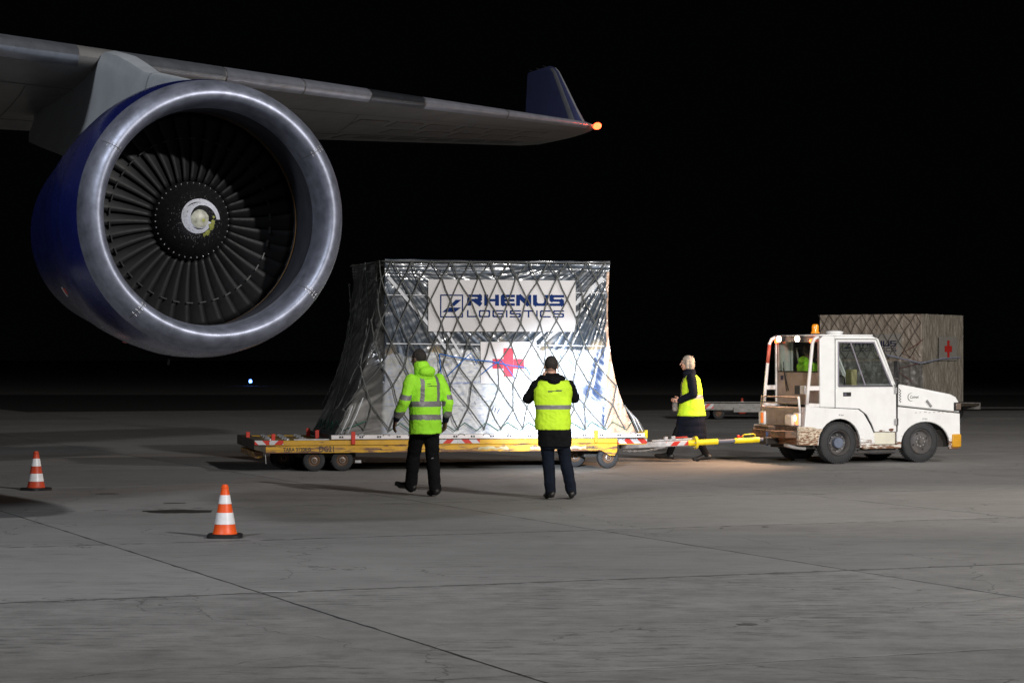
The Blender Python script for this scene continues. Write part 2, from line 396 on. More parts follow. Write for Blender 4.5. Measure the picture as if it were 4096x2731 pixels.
MB().lathe([(.962, 1.055), (1.00, 1.057)], 96, 'y').build('abradable_strip', M('ochre_rub_strip', (.22, .12, .04), .7), eng)
MB().lathe([(1.5, .02), (1.5, 1.08)], 48, 'y').build('guide_vane_disc', m_blk, eng)
sp = [(.66, .002), (.668, .05), (.69, .10), (.73, .16), (.79, .225), (.86, .285), (.93, .335), (1.0, .372), (1.03, .385), (1.12, .39), (1.4, .39)]
MB().lathe(sp, 64, 'y').build('spinner', m_spin, eng, smooth='auto')
def sprad(r):
    for (a0, r0), (a1, r1) in zip(sp, sp[1:]):
        if r0 <= r <= r1: return a0 + (a1-a0)*(r-r0)/(r1-r0)
    return 1.0
def spv(r, t, d=.004): return (r*math.cos(t), sprad(r)-d, r*math.sin(t))
b = MB(); n = 64; vs_ = []
for i in range(n+1):
    q = i/n; t = q*R(345); ro = .215 - .095*min(1, q*1.15) if q > .25 else .215 - .035*(q/.25)
    ro = .228*(1-q)**1.2 + .125*(1-(1-q)**1.2)
    wd = .045 + .035*min(1, q*2.5)
    vs_ += [spv(ro, t), spv(max(.06, ro-wd), t)]
b.add(vs_, [(2*i, 2*i+1, 2*i+3, 2*i+2) for i in range(n)]); b.build('spiral_mark', M('white_spiral_paint', (.62, .64, .72), .5, var=.12, vscale=40), eng)
b = MB(); vs_ = []
for q in range(7):
    for k in range(28):
        t = 2*math.pi*k/28; vs_.append(spv(max(.004, q/6*.088*(1+.10*noise.noise(Vector((math.cos(t)*2, math.sin(t)*2, 0))))), t, .0055))
b.add(vs_, [(q*28+k, q*28+(k+1) % 28, q*28+28+(k+1) % 28, q*28+28+k) for q in range(6) for k in range(28)] + [tuple(range(28))]); b.build('worn_nose_cap', M('worn_cream_paint', (.40, .40, .33), .45, var=.45, vscale=16), eng, smooth=True)
b = MB(); vs_ = []
for (cx, cz, rr) in [(.135, -.03, .03), (.12, -.07, .035), (.09, -.13, .03), (.06, -.155, .02), (.15, .02, .016), (.03, -.02, .02)]:
    base = len(b.v); pts = []
    for k in range(12):
        t = 2*math.pi*k/12; x = cx+rr*math.cos(t)*random.uniform(.5, 1.2); z = cz+rr*math.sin(t)*random.uniform(.5, 1.2); r_ = math.hypot(x, z)
        pts.append((x, sprad(r_)-.0075, z))
    b = MB(); b.add([(cx, sprad(math.hypot(cx, cz))-.009, cz)] + pts, [(0, 1+k, 1+(k+1) % 12) for k in range(12)])
    b.build('primer_patch', M('yellow_primer', (.30, .32, .08), .6, var=.3, vscale=30), eng)
# hub bolts
b = MB()
for k in range(38):
    t = 2*math.pi*(k+.3)/38
    for rr in (.366,):
        b.cap((rr*math.cos(t), sprad(rr)-.004, rr*math.sin(t)), .0085, (rr*math.cos(t), sprad(rr)-.010, rr*math.sin(t)), .007, 6)
b.build('hub_bolts', M('bright_bolts', (.7, .7, .72), .3, metal=1), eng, kind='stuff')
# speckles of chipped paint on the spinner
b = MB(); random.seed(3)
for k in range(330):
    t = random.uniform(0, 2*math.pi); r_ = .12 + abs(random.gauss(0, .075)); 
    if r_ > .33: continue
    s_ = random.uniform(.0012, .0032); x, z = r_*math.cos(t), r_*math.sin(t); a = sprad(r_)-.0032
    b.add([(x-s_, a, z-s_), (x+s_, a, z-s_), (x+s_*.6, a, z+s_), (x-s_, a, z+s_*.7)], [(0, 1, 2, 3)])
b.build('paint_chips', M('chipped_grey', (.13, .13, .14), .6), eng, kind='stuff')
# fan blades
def blade_mesh():
    vs_ = []; NR = 12; NC = 6
    for i in range(NR+1):
        q = i/NR; r_ = .382 + q*(1.052-.382); ch = .20 + .15*q; st = R(44 + 26*q)   # stagger from axial
        off = .012*math.sin(q*math.pi) - .02*q*q
        for j in range(NC+1):
            c = (j/NC - .5)*ch; cam_ = .022*(1-(2*j/NC-1)**2)
            y = c*math.cos(st) - cam_*math.sin(st); tg = c*math.sin(st) + cam_*math.cos(st) + off
            th = tg/r_
            vs_.append((r_*math.sin(th), 1.12+y, r_*math.cos(th)))
    fs = [(i*(NC+1)+j, i*(NC+1)+j+1, (i+1)*(NC+1)+j+1, (i+1)*(NC+1)+j) for i in range(NR) for j in range(NC)]
    return vs_, fs
v_, f_ = blade_mesh(); b = MB(); b.add(v_, f_)
first = b.build('fan_blade', m_blade, eng, smooth=True)
sol = first.modifiers.new('thick', 'SOLIDIFY'); sol.thickness = .008
NB = 38
for k in range(1, NB): dup(first, eng, rot=(0, 2*math.pi*k/NB, 0))
# clappers
b = MB(); pts = []
b.add([(-.022, 1.03, .80), (.045, 1.02, .80), (.045, 1.10, .80), (-.022, 1.11, .80), (-.022, 1.03, .812), (.045, 1.02, .812), (.045, 1.10, .812), (-.022, 1.11, .812)],
      [(0,3,2,1),(4,5,6,7),(0,1,5,4),(1,2,6,5),(2,3,7,6),(3,0,4,7)])
cl = b.build('blade_damper', M('damper_metal', (.03, .03, .03), .5, metal=.4), eng)
for k in range(1, NB): dup(cl, eng, rot=(0, 2*math.pi*k/NB, 0))
# lip seams with rivets
def lipp(i, t, d=0):
    a, r_ = lip[i]; return a, r_
for t in (R(148), R(33), R(-38), R(-130)):
    b = MB(); vs_ = []
    path = lip[1:10]
    for (a, r_), nxt, prv in zip(path, path[1:]+[path[-1]], [path[0]]+path[:-1]):
        ta = Vector((nxt[0]-prv[0], nxt[1]-prv[1])).normalized(); nrm = Vector((-ta.y, ta.x)) * -1
        if nrm.x > 0 and a < .03: nrm *= -1
        aa, rr = a - .002*1.0, r_ + (.0022 if r_ > 1.14 else -.0022)
        for dt in (-.0025, .0025): vs_.append((rr*math.cos(t+dt), aa, rr*math.sin(t+dt)))
    b.add(vs_, [(2*i, 2*i+1, 2*i+3, 2*i+2) for i in range(len(path)-1)])
    b.build('lip_seam', M('seam_dark', (.10, .10, .11), .6), eng)
    b = MB()
    for (a, r_) in ((.06, 1.222), (.02, 1.186), (.004, 1.155), (.003, 1.13), (.02, 1.102)):
        for dt in (-.02, -.009, .009, .02):
            b.ell((r_*math.cos(t+dt), a-.002, r_*math.sin(t+dt)), (.005,)*3, 6, 4)
    b.build('rivets', MATS['bright_bolts'], eng, kind='stuff')
# placards on the cowling side
def placard(a, deg, w, h, mat, name='warning_placard'):
    r_ = {1.62: 1.297, 1.76: 1.285, 1.42: 1.314, 1.25: 1.327}[a]; t0 = R(deg); vs_ = []
    for i in range(5):
        for j in (0, 1):
            t = t0 + (i/4-.5)*h/r_; vs_.append((r_*math.cos(t), a + j*w, r_*math.sin(t)))
    MB().add(vs_, [(2*i, 2*i+1, 2*i+3, 2*i+2) for i in range(4)]).build(name, mat, eng)
placard(1.62, 212, .10, .07, M('placard_red', (.45, .05, .05), .5)); placard(1.76, 212.5, .07, .11, M('placard_white', (.5, .5, .5), .5, var=.5, vscale=60))
placard(1.42, 245, .10, .04, MATS['placard_red']); placard(1.25, 232, .07, .02, MATS['placard_white'])
MB().tube([(-.1, 1.5, -1.35), (-.1, 1.53, -1.41)], .012, 6).build('drain_mast', m_dark, eng)
# cowling seam
MB().lathe([(.86, 1.3445), (.868, 1.3445)], 96, 'y').build('cowl_seam', m_blk, eng)
MB().lathe([(2.05, 1.2485), (2.062, 1.247)], 96, 'y').build('cowl_seam', m_blk, eng)

# wing: sections from LE point, TE point, thickness (world)
def wsec(LE, TE, th, n=14):
    LE = w2l(LE); TE = w2l(TE); ch = TE-LE; L = ch.length; e = ch.normalized(); up = Vector((0, 0, 1))
    pts = []
    for i in range(n+1):       # upper from TE to LE
        x = 1 - i/n; x = x*x*(.6+.4*x); y = th*(1.55*math.sqrt(max(0, x))*(1-x)**.9*.62 + .10*(1-x)*x)
        pts.append(LE + e*(x*L) + up*y)
    for i in range(1, n):      # lower from LE to TE
        x = i/n; x = x*x*(.6+.4*x); y = -th*(1.25*math.sqrt(max(0, x))*(1-x)**1.1*.62)
        pts.append(LE + e*(x*L) + up*y)
    return pts
def lerp(a, b, t): return tuple(a[i]+(b[i]-a[i])*t for i in range(3))
LE0 = (-8.4, 19.78, 4.86); LE1 = (-4.59, 26.8, 5.01); LE2 = (1.22, 37.52, 5.30)
TE0 = (-13.2, 28.4, 4.75); TE1 = (-6.9, 34.45, 4.92); TE2 = (.14, 41.2, 5.30)
secs = []
for q in range(6): secs.append((lerp(LE0, LE1, q/6), lerp(TE0, TE1, q/6), .86-.06*q/6))
for q in range(13):
    t = q/12; secs.append((lerp(LE1, LE2, t), lerp(TE1, TE2, t), .80 - .54*t))
# rounded tip
secs.append(((1.29, 37.78, 5.31), (.45, 41.1, 5.31), .20)); secs.append(((1.30, 38.15, 5.32), (.72, 40.6, 5.32), .12)); secs.append(((1.28, 38.6, 5.32), (.95, 40.0, 5.32), .04))
P = [wsec(*s_) for s_ in secs]; n = len(P[0]); vs_ = [p for r_ in P for p in r_]; fs = []
for i in range(len(P)-1):
    for k in range(n): fs.append((i*n+k, i*n+(k+1) % n, (i+1)*n+(k+1) % n, (i+1)*n+k))
fs += [tuple(range(n)), tuple((len(P)-1)*n+k for k in range(n))]
wing = MB().add(vs_, fs).build('wing', m_wing, plane, smooth='auto')
# leading edge slats: strips wrapped round the nose, slightly proud
def lesec(LE, TE, th, back=.30):
    LEv = w2l(LE); TEv = w2l(TE); ch = TEv-LEv; L = ch.length; e = ch.normalized(); up = Vector((0, 0, 1)); pts = []
    for i in range(13):
        q = 1-i/6                        # 1 .. -1
        xm = (back if q > 0 else back*.62)/L; x = xm*abs(q)**2
        y = th*(1.55*math.sqrt(x)*(1-x)**.9*.62 + .10*(1-x)*x) if q > 0 else -th*(1.25*math.sqrt(x)*(1-x)**1.1*.62)
        o = .010
        pts.append(LEv + e*(x*L - o*(1-abs(q))) + up*(y + (o if q > 0 else -o)*min(1, abs(q)*3)))
    return pts
def slat(t0, t1, mat, seg=5, inner=False):
    pp = []
    for i in range(seg+1):
        t = t0+(t1-t0)*i/seg
        if inner: pp.append(lesec(lerp(LE0, LE1, t), lerp(TE0, TE1, t), .86-.06*t))
        else: pp.append(lesec(lerp(LE1, LE2, t), lerp(TE1, TE2, t), .80-.54*t, .30-.10*t))
    n = 13; vs_ = [p for r_ in pp for p in r_]
    fs = [(i*n+k, i*n+k+1, (i+1)*n+k+1, (i+1)*n+k) for i in range(seg) for k in range(n-1)]
    MB().add(vs_, fs).build('leading_edge_slat', mat, wing, smooth=True)
slat(.45, .958, m_slat, inner=True); slat(0, .44, m_slat, inner=True)
m_slatb = M('bright_leading_edge', (.47, .49, .57), .38, metal=.75, var=.15, vscale=4)
slat(.035, .20, m_slat); slat(.203, .34, m_slatb); slat(.343, .47, m_slatb); slat(.473, .585, m_slatdark); slat(.588, .78, m_slatb); slat(.783, .992, m_slatb)
# panel grooves under the wing, aileron and flaps as raised pieces, hatches
def under(t, x, d=.004):
    """point on the lower skin: t span 0..1 outboard, x chord fraction"""
    if t < 0: LEp, TEp, th = lerp(LE1, LE0, -t), lerp(TE1, TE0, -t), .80-.06*t
    else: LEp, TEp, th = lerp(LE1, LE2, t), lerp(TE1, TE2, t), .80-.54*t
    LEv = w2l(LEp); TEv = w2l(TEp); return LEv + (TEv-LEv)*x + Vector((0, 0, -th*(1.25*math.sqrt(x)*(1-x)**1.1*.62)-d))
def strip(t0, x0, t1, x1, wd, mat, name, seg=8):
    vs_ = []
    for i in range(seg+1):
        q = i/seg; a = under(t0+(t1-t0)*q, x0+(x1-x0)*q); c = under(t0+(t1-t0)*q + (wd/13 if abs(x1-x0) > .1 else 0), x0+(x1-x0)*q + (wd/6 if abs(x1-x0) <= .1 else 0))
        vs_ += [a, c]
    MB().add(vs_, [(2*i, 2*i+1, 2*i+3, 2*i+2) for i in range(seg)]).build(name, mat, wing)
m_groove = M('panel_groove', (.05, .05, .05), .7); m_hatch = M('hatch_grey_paint', (.15, .145, .14), .5, var=.15)
strip(-.3, .16, .99, .17, .02, m_groove, 'panel_joint', 16); strip(-.3, .62, .99, .60, .02, m_groove, 'panel_joint', 16)
strip(.18, .17, .30, .60, .02, m_groove, 'panel_joint'); strip(.48, .17, .52, .60, .02, m_groove, 'panel_joint'); strip(.74, .17, .76, .6, .02, m_groove, 'panel_joint')
strip(.93, .17, .88, .62, .02, m_groove, 'panel_joint'); strip(-.12, .17, -.1, .62, .02, m_groove, 'panel_joint')
def hatch(t0, t1, x0, x1, mat=m_hatch, name='access_hatch', d=.008):
    vs_ = []; N = 4
    for i in range(N+1):
        for x in (x0, x1):
            vs_.append(under(t0+(t1-t0)*i/N, x, d))
    for i in range(N+1):
        for x in (x0, x1):
            vs_.append(under(t0+(t1-t0)*i/N, x, 0))
    m0 = 2*(N+1); fs = [(2*i, 2*i+1, 2*i+3, 2*i+2) for i in range(N)]
    fs += [(2*i, 2*i+2, m0+2*i+2, m0+2*i) for i in range(N)] + [(2*i+1, m0+2*i+1, m0+2*i+3, 2*i+3) for i in range(N)] + [(0, m0, m0+1, 1), (2*N, 2*N+1, m0+2*N+1, m0+2*N)]
    MB().add(vs_, fs).build(name, mat, wing)
for i in range(6): hatch(.50+.075*i, .56+.075*i, .24, .36)
for i in range(5): hatch(.60+.075*i, .655+.075*i, .42, .56)
hatch(.55, .95, .66, .86, M('flap_grey_paint', (.13, .13, .13), .5, var=.15), 'aileron', .012)
hatch(.02, .53, .66, .88, MATS['flap_grey_paint'], 'flap', .012); hatch(-.6, -.02, .66, .9, MATS['flap_grey_paint'], 'flap', .012)
for i in range(5): hatch(.585+.075*i, .64+.075*i, .70, .80, M('vent_dark', (.07, .07, .07), .6), 'aileron_recess', .016)
# flap track fairing pod & static wicks
b = MB(); a = under(.46, .86, .02); b.cap(a + Vector((0, -.35, -.03)), .09, a + Vector((0, .9, -.02)), .03, 12); b.build('flap_track_fairing', m_wing, wing, smooth=True)
for t in (.2, .32):
    a = under(t, .97, .0); MB().tube([a, a+Vector((0, .18, -.02))], .006, 5).build('static_wick', m_dark, wing)
# winglet
wl = [((1.13, 37.75, 5.36), .09), ((0.72, 38.75, 6.33), .05)]
def wlsec(f, bk, th):
    f = w2l(f); bk = w2l(bk); e = (bk-f); nrm = Vector((1, 0, 0)); out = []
    for x, y in ((0, 0), (.02, .5), (.08, .85), (.3, 1), (.6, .7), (1, .05), (.6, -.7), (.3, -1), (.08, -.85), (.02, -.5)):
        out.append(f + e*x + nrm*(y*th))
    return out
WS = [wlsec((1.16, 37.75, 5.30), (.20, 40.2, 5.36), .10), wlsec((1.02, 38.10, 5.62), (.22, 40.15, 5.72), .07), wlsec((.86, 38.5, 6.02), (.24, 40.1, 6.1), .05),
      wlsec((.755, 38.75, 6.27), (.25, 40.0, 6.33), .035), wlsec((.70, 38.92, 6.355), (.26, 39.95, 6.38), .03), wlsec((.62, 39.15, 6.41), (.27, 39.93, 6.39), .015)]
n = 10; vs_ = [p for r_ in WS for p in r_]; fs = [(i*n+k, i*n+(k+1) % n, (i+1)*n+(k+1) % n, (i+1)*n+k) for i in range(len(WS)-1) for k in range(n)] + [tuple(range(n)), tuple(50+k for k in range(n))]
wlo = MB().add(vs_, fs).build('winglet', m_winglet, plane, smooth='auto')
vs_ = []
for r_ in WS[:5]:
    e = (r_[5]-r_[0]); d_ = Vector((-.005, 0, 0))
    vs_ += [r_[8] + (r_[7]-r_[8])*.25 + d_, r_[8] + d_, r_[0] - e*.012, r_[2] - d_, r_[2] + (r_[3]-r_[2])*.25 - d_]
MB().add(vs_, [(5*i+k, 5*i+k+1, 5*i+k+6, 5*i+k+5) for i in range(4) for k in range(4)]).build('winglet_leading_edge', M('winglet_edge_grey', (.22, .23, .25), .4, metal=.4), wlo, smooth=True)
for q in (.2, .5, .8):
    p_ = w2l(lerp((.62, 39.15, 6.42), (.26, 39.93, 6.39), q)); MB().tube([p_, p_ + Vector((0, .12, .03))], .006, 5).build('static_wick', m_dark, wlo)
# navigation light
m_nav = M('red_lamp', (1, .03, .02), .3, emit=9, ecol=(1, .07, .02), var=0)
pn = w2l((1.33, 37.72, 5.30)); MB().ell(pn, (.05, .12, .055), 14, 9).build('navigation_light', m_nav, plane, smooth=True)
lp = bpy.data.lights.new('navigation_lamp', 'POINT'); lp.energy = 12; lp.color = (1, .05, .02); lp.shadow_soft_size = .05
lo_ = bpy.data.objects.new('navigation_lamp', lp); COL.objects.link(lo_); lo_.parent = plane; lo_.location = pn + Vector((.16, -.05, 0))
# pylon: rings along the axis, keel shaped section
py = [(.62, 1.315, .010, 1.20), (1.0, 1.375, .05, 1.20), (1.72, 1.49, .10, 1.20), (2.65, 1.64, .15, 1.1), (3.22, 1.80, .17, 1.0), (3.8, 1.95, .19, .95), (4.4, 2.06, .21, .9), (4.9, 2.0, .22, .9), (6.2, 1.95, .22, 1.1), (7.6, 1.9, .18, 1.3), (8.6, 1.88, .08, 1.5)]
vs_ = []; n = 13
for (a, h, w_, hb) in py:
    for k in range(n):
        q = -1 + 2*k/(n-1); side = math.copysign(1, q); aq = abs(q)      # -1 bottom left ... 0 top ... 1 bottom right
        z = h - (h-hb)*aq**2.2; x = side*w_*(1-(1-aq)**2.4)**.6*(1 + .9*aq**6)
        vs_.append((x, a, z))
fs = [(i*n+k, i*n+k+1, (i+1)*n+k+1, (i+1)*n+k) for i in range(len(py)-1) for k in range(n-1)] + [(i*n, (i+1)*n, (i+1)*n+n-1, i*n+n-1) for i in range(len(py)-1)] + [tuple(range(n)), tuple((len(py)-1)*n+k for k in range(n))]
pyl = MB().add(vs_, fs).build('pylon', m_pylon, plane, smooth='auto')
b = MB()
for i in range(3):
    b.cbox((-.19, 2.25+i*.012, 1.2), (.001, .01, .01))
vs_ = []
for k in range(7):
    q = -1 + k/6; aq = abs(q); a = 2.35; h, w_, hb = 1.59, .138, 1.13; z = h-(h-hb)*aq**2.2; x = -w_*(1-(1-aq)**2.4)**.6*(1+.9*aq**6)-.003
    vs_ += [(x, a-.006, z+.002), (x, a+.006, z+.002)]
MB().add(vs_, [(2*i, 2*i+1, 2*i+3, 2*i+2) for i in range(6)]).build('pylon_seam', m_groove, pyl)

# ------------------------------------------------------------------ dolly with pallet
DR = R(12); DL = (0, 36.5, 0)
dolly = thing('cargo_dolly', 'long yellow cargo dolly with red white chevrons under the big wrapped load', 'cargo dolly', DL, DR)
b = MB()
b.box((-3.72, 0, .275), (1.64, .10, .385)); b.box((-3.72, -.012, .388), (1.64, .10, .462))
b.box((-3.72, 2.5, .275), (2.15, 2.6, .462)); b.box((1.64, .16, .36), (2.14, .26, .455))
fr = b.build('side_rail', m_yel, dolly, bevel=.006)
b = MB(); b.box((-3.68, .10, .38), (1.64, 2.5, .452)); b.box((1.64, .26, .38), (2.12, 2.5, .452)); b.build('deck', M('dirty_deck', (.22, .15, .05), .7, var=.4, vscale=10), dolly, bevel=.004)
b = MB(); b.add([(-3.72, 0, .29), (-3.89, .02, .33), (-3.89, .02, .475), (-3.72, 0, .475), (-3.72, 2.6, .29), (-3.89, 2.6, .33), (-3.89, 2.6, .475), (-3.72, 2.6, .475)],
                [(0,1,2,3), (7,6,5,4), (1,5,6,2), (3,2,6,7), (0,4,5,1), (0,3,7,4)]); b.build('end_beam', m_brown, dolly, bevel=.005)
MB().box((-3.86, .2, .20), (-3.74, 2.3, .29)).build('end_skirt', m_yel, dolly, bevel=.005)
# chevron plates
def chevplate(x0, x1, z0, z1, y, mat, name='chevron_plate'):
    o = MB().box((x0, y-.006, z0), (x1, y, z1)).build(name, mat, dolly); return o
chevplate(-3.885, -3.67, .402, .466, -.014, m_chev2); chevplate(-3.667, -3.46, .402, .466, -.016, m_chev)
chevplate(-1.18, -.84, .405, .463, -.014, m_chev); chevplate(-.837, -.50, .405, .463, -.014, m_chev2); 
chevplate(1.655, 2.15, .375, .452, .158, m_chev2)
lettering('TARA 3120KG', .058, -3.46, .300, 0, m_ink, dolly, sx=.80, bold=.022)
lettering('DG21', .085, -2.93, .292, 0, m_ink, dolly, sx=.80, bold=.015)
lettering('NETTO 10000KG', .052, .89, .306, 0, m_ink, dolly, sx=.80, bold=.015)
b = MB(); b.ell((-2.0, -.003, .325), (.012, .003, .012)); b.ell((-.75, -.016, .46), (.02, .003, .012)); b.build('rust_holes', m_dark, dolly)
b = MB()   # scraped bare patches on lower rail
for (x0, x1) in ((-.52, -.05), (.28, .52), (.62, 1.15)):
    pts = [(x0+(x1-x0)*i/12, -.0025, .31+random.uniform(-.012, .012)+.0) for i in range(13)] + [(x1-(x1-x0)*i/12, -.0025, .35+random.uniform(-.02, .012)) for i in range(13)]
    b = MB(); b.add(pts, [tuple(range(len(pts)))])
    b.build('scraped_paint', M('scraped_metal', (.50, .45, .28), .35, metal=.3, var=.5, vscale=9, stretch=(.3, 1, 1)), dolly)
for (x, z0) in ((-3.86, .45), (-3.60, .45)):
    MB().box((x-.028, .05 if x > -3.7 else 1.2, .46), (x+.028, .09 if x > -3.7 else 1.25, .56)).build('stop_post', m_red, dolly, bevel=.006)
for (x, y) in ((-2.85, 1.9), (-2.42, -.02), (1.30, -.02), (-2.84, .9)):
    h0 = .46 if y > 0 else .40
    MB().box((x-.03, y-.018, h0), (x+.03, y+.018, .59)).build('pallet_lock', m_red if x < 0 else m_orange, dolly, bevel=.006)
for i in range(9):     # ball castors on the empty left deck
    for j in range(3):
        x = -3.62 + .26*(i % 3) + .05*j; y = .35 + .75*j + .25*(i//3)
        c = MB().ell((0, 0, 0), (.035, .035, .028), 12, 6).build('ball_castor', m_steel, dolly, smooth=True) if (i, j) == (0, 0) else dup(c0, dolly)
        if (i, j) == (0, 0): c0 = c
        c.location = (x, y, .462)
for i in range(16):
    x = -2.72 + .30*i
    r_ = MB().tube([(0, .12, 0), (0, 2.46, 0)], .02, 10).build('deck_roller', m_steel, dolly, smooth='auto') if i == 0 else dup(r0, dolly)
    if i == 0: r0 = r_
    r_.location = (x, 0, .450)
MB().box((-3.3, .02, .466), (2.1, .06, .484)).build('edge_guide', m_steel, dolly)
# wheels
def tyre(rad, w_, rimr, n=40, tread=False):
    prof = [(-w_/2*.8, rimr), (-w_/2, rimr+.02), (-w_/2, rad-.05), (-w_/2*.82, rad-.012), (-w_/2*.5, rad), (w_/2*.5, rad), (w_/2*.82, rad-.012), (w_/2, rad-.05), (w_/2, rimr+.02), (w_/2*.8, rimr)]
    if tread:
        p2 = prof[:4] + [(-w_*.30, rad), (-w_*.28, rad-.012), (-w_*.24, rad-.012), (-w_*.22, rad), (-w_*.03, rad), (-w_*.02, rad-.012), (w_*.02, rad-.012), (w_*.03, rad), (w_*.22, rad), (w_*.24, rad-.012), (w_*.28, rad-.012), (w_*.30, rad)] + prof[6:]
        prof = p2
    return MB().lathe(prof, n, 'y', closed_prof=True)
def rimprof(rimr, w_, dish):
    return [(-w_/2*.78, rimr+.005), (-w_/2*.9, rimr-.005), (-w_/2*.6, rimr-.03), (-w_/2+dish, rimr*.74), (-w_/2+dish*.7, rimr*.62), (-w_/2+dish*.6, rimr*.34), (-w_/2, rimr*.30), (-w_/2-.005, rimr*.2), (-w_/2-.006, .001)]
def dwheel():
    t = tyre(.165, .11, .085, 36).build('wheel', m_rubber, dolly, smooth='auto')
    MB().lathe(rimprof(.088, .11, .03), 28, 'y').build('rim', m_rimrust, t, smooth='auto')
    MB().lathe([(-.062, .040), (-.066, .042), (-.068, .036), (-.062, .034)], 24, 'y', closed_prof=True).build('hub_ring', M('hub_ring_steel', (.45, .43, .42), .4, metal=.4), t, smooth='auto')
    return t
w0 = dwheel(); w0.location = (-2.99, .12, .165)
for (x, y) in ((-2.57, .12), (-2.99, 2.3), (-2.57, 2.3), (-3.35, 1.3), (-3.35, .95), (1.53, .18), (1.42, 2.3), (1.15, .75)): dup(w0, dolly, loc=(x, y, .165))
MB().box((-3.2, .2, .20), (-2.35, 2.25, .275)).build('axle_frame', m_dark, dolly)
MB().box((1.2, .35, .17), (1.75, 2.25, .275)).build('axle_frame', m_dark, dolly)
MB().box((-2.37, .12, .12), (-2.28, .16, .16)).build('mud_flap', m_steel, dolly)
MB().tube([(-3.72, .05, .27), (-3.71, .05, .12)], .006, 6).build('lock_pin', m_steel, dolly)
b = MB(); b.add([(1.40, -.005, .275), (1.64, -.005, .275), (1.60, -.005, .20), (1.52, -.005, .20), (1.40, .03, .275), (1.64, .03, .275), (1.60, .03, .20), (1.52, .03, .20)], [(0,1,2,3),(7,6,5,4),(0,4,5,1),(1,5,6,2),(2,6,7,3),(3,7,4,0)])
b.build('fork_bracket', m_yel, dolly, bevel=.004)
MB().box((2.08, .1, .45), (2.15, .45, .58)).build('corner_guide', m_yel2, dolly, bevel=.015)
# drawbar in dolly space: from (2.1,1.3) to tug coupling
def d2(p):  # world to dolly local
    c, s = math.cos(DR), math.sin(DR); x, y = p[0]-DL[0], p[1]-DL[1]; return Vector((x*c+y*s, -x*s+y*c, p[2]))
A_ = d2((1.70, 38.05, .30)); B_ = d2((4.22, 38.82, .385)); dv = (B_-A_); L_ = dv.length; e_ = dv.normalized()
def at(q): return A_ + dv*q
import mathutils
def bar(q0, q1, w_, h_, mat, name, parent=dolly, bevel=.006, zo=0):
    o = MB().cbox((0, 0, 0), ((q1-q0)*L_, w_, h_)).build(name, mat, parent, bevel=bevel)
    o.location = at((q0+q1)/2) + Vector((0, 0, zo)); o.rotation_euler = Vector((e_.x, e_.y, e_.z)).to_track_quat('X', 'Z').to_euler(); return o
db = bar(0, .43, .10, .085, m_steel, 'drawbar')
bar(.285, .43, .112, .068, m_chev, 'chevron_plate')
bar(.20, .46, .05, .03, m_steel, 'hinge_bar', zo=.06)
bar(.28, .30, .06, .06, m_steel, 'pin_lug', zo=.085); bar(.325, .35, .05, .07, m_steel, 'pin_lug', zo=.085)
bar(.35, .43, .018, .018, m_red, 'release_rod', zo=.095)
def rod(q0, q1, r_, mat, name):
    return MB().tube([at(q0), at(q1)], r_, 20).build(name, mat, dolly, smooth='auto')
rod(.428, .475, .05, m_yel2, 'yellow_collar'); rod(.475, .490, .098, m_yel2, 'swivel_flange'); rod(.488, .625, .046, m_yel2, 'yellow_sleeve')
rod(.62, .74, .032, M('blue_grey_tube', (.10, .11, .15), .6), 'towbar_tube'); rod(.735, .895, .043, m_yel2, 'yellow_sleeve'); rod(.895, 1.0, .030, MATS['blue_grey_tube'], 'towbar_tube')
hp = [at(.79)+Vector((0, 0, .04)), at(.79)+Vector((0, 0, .085)), at(.80)+Vector((0, 0, .095)), at(.86)+Vector((0, 0, .095)), at(.87)+Vector((0, 0, .085)), at(.87)+Vector((0, 0, .04))]
MB().tube(hp, .009, 8).build('lift_handle', m_yel2, dolly, smooth=True)
b = MB()
for k in range(6): b.cap(at(.775)+Vector((random.uniform(-.06, .04), 0, .05)), .010, at(.775)+Vector((random.uniform(-.06, .04), 0, .08)), .008, 6)
b.build('red_rag', m_red, dolly, smooth=True)
for k in range(6):
    t = k*math.pi/3; MB().tube([at(.468)+Vector((0, .075*math.cos(t), .075*math.sin(t))), at(.498)+Vector((0, .075*math.cos(t), .075*math.sin(t)))], .008, 6).build('flange_bolt', m_steel, dolly)
# safety chain
for k in range(16):
    p_ = Vector((2.0, .95, .235)).lerp(at(.27)+Vector((0, -.06, -.05)), k/15) + Vector((0, 0, -.025*math.sin(math.pi*k/15)))
    pts = [(.024*math.cos(t), .011*math.sin(t) if k % 2 else 0, 0 if k % 2 else .011*math.sin(t)) for t in [i*math.pi/4 for i in range(8)]]
    o = MB().tube(pts, .004, 5, closed=True).build('chain_link', m_steel, dolly, smooth=True); o.location = p_

# pallet
pallet = thing('cargo_pallet', 'flat aluminium air cargo pallet lying on the yellow dolly under the load', 'pallet', (0, 36.5, .468), DR)
MB().box((-2.747, .0, .016), (2.066, 2.44, .06)).build('pallet_sheet', m_alu, pallet, bevel=.006)
b = MB(); b.box((-2.747, -.022, .008), (2.066, .0, .072)); b.build('edge_rail', M('edge_rail_aluminium', (.76, .72, .72), .35, metal=.1, var=.08), pallet, bevel=.005)
MB().box((-2.77, 0, .008), (-2.747, 2.44, .072)).build('edge_rail', m_dark, pallet, bevel=.005)
for k in range(17):
    x = -2.6 + k*.285 + random.uniform(-.02, .02)
    MB().box((x-.03, -.0255, .028), (x+.03, -.0218, .056)).build('seat_track_slot', m_blk, pallet)
    MB().box((x-.008, -.03, .03), (x+.008, -.0252, .054)).build('seat_track_stud', m_steel, pallet)

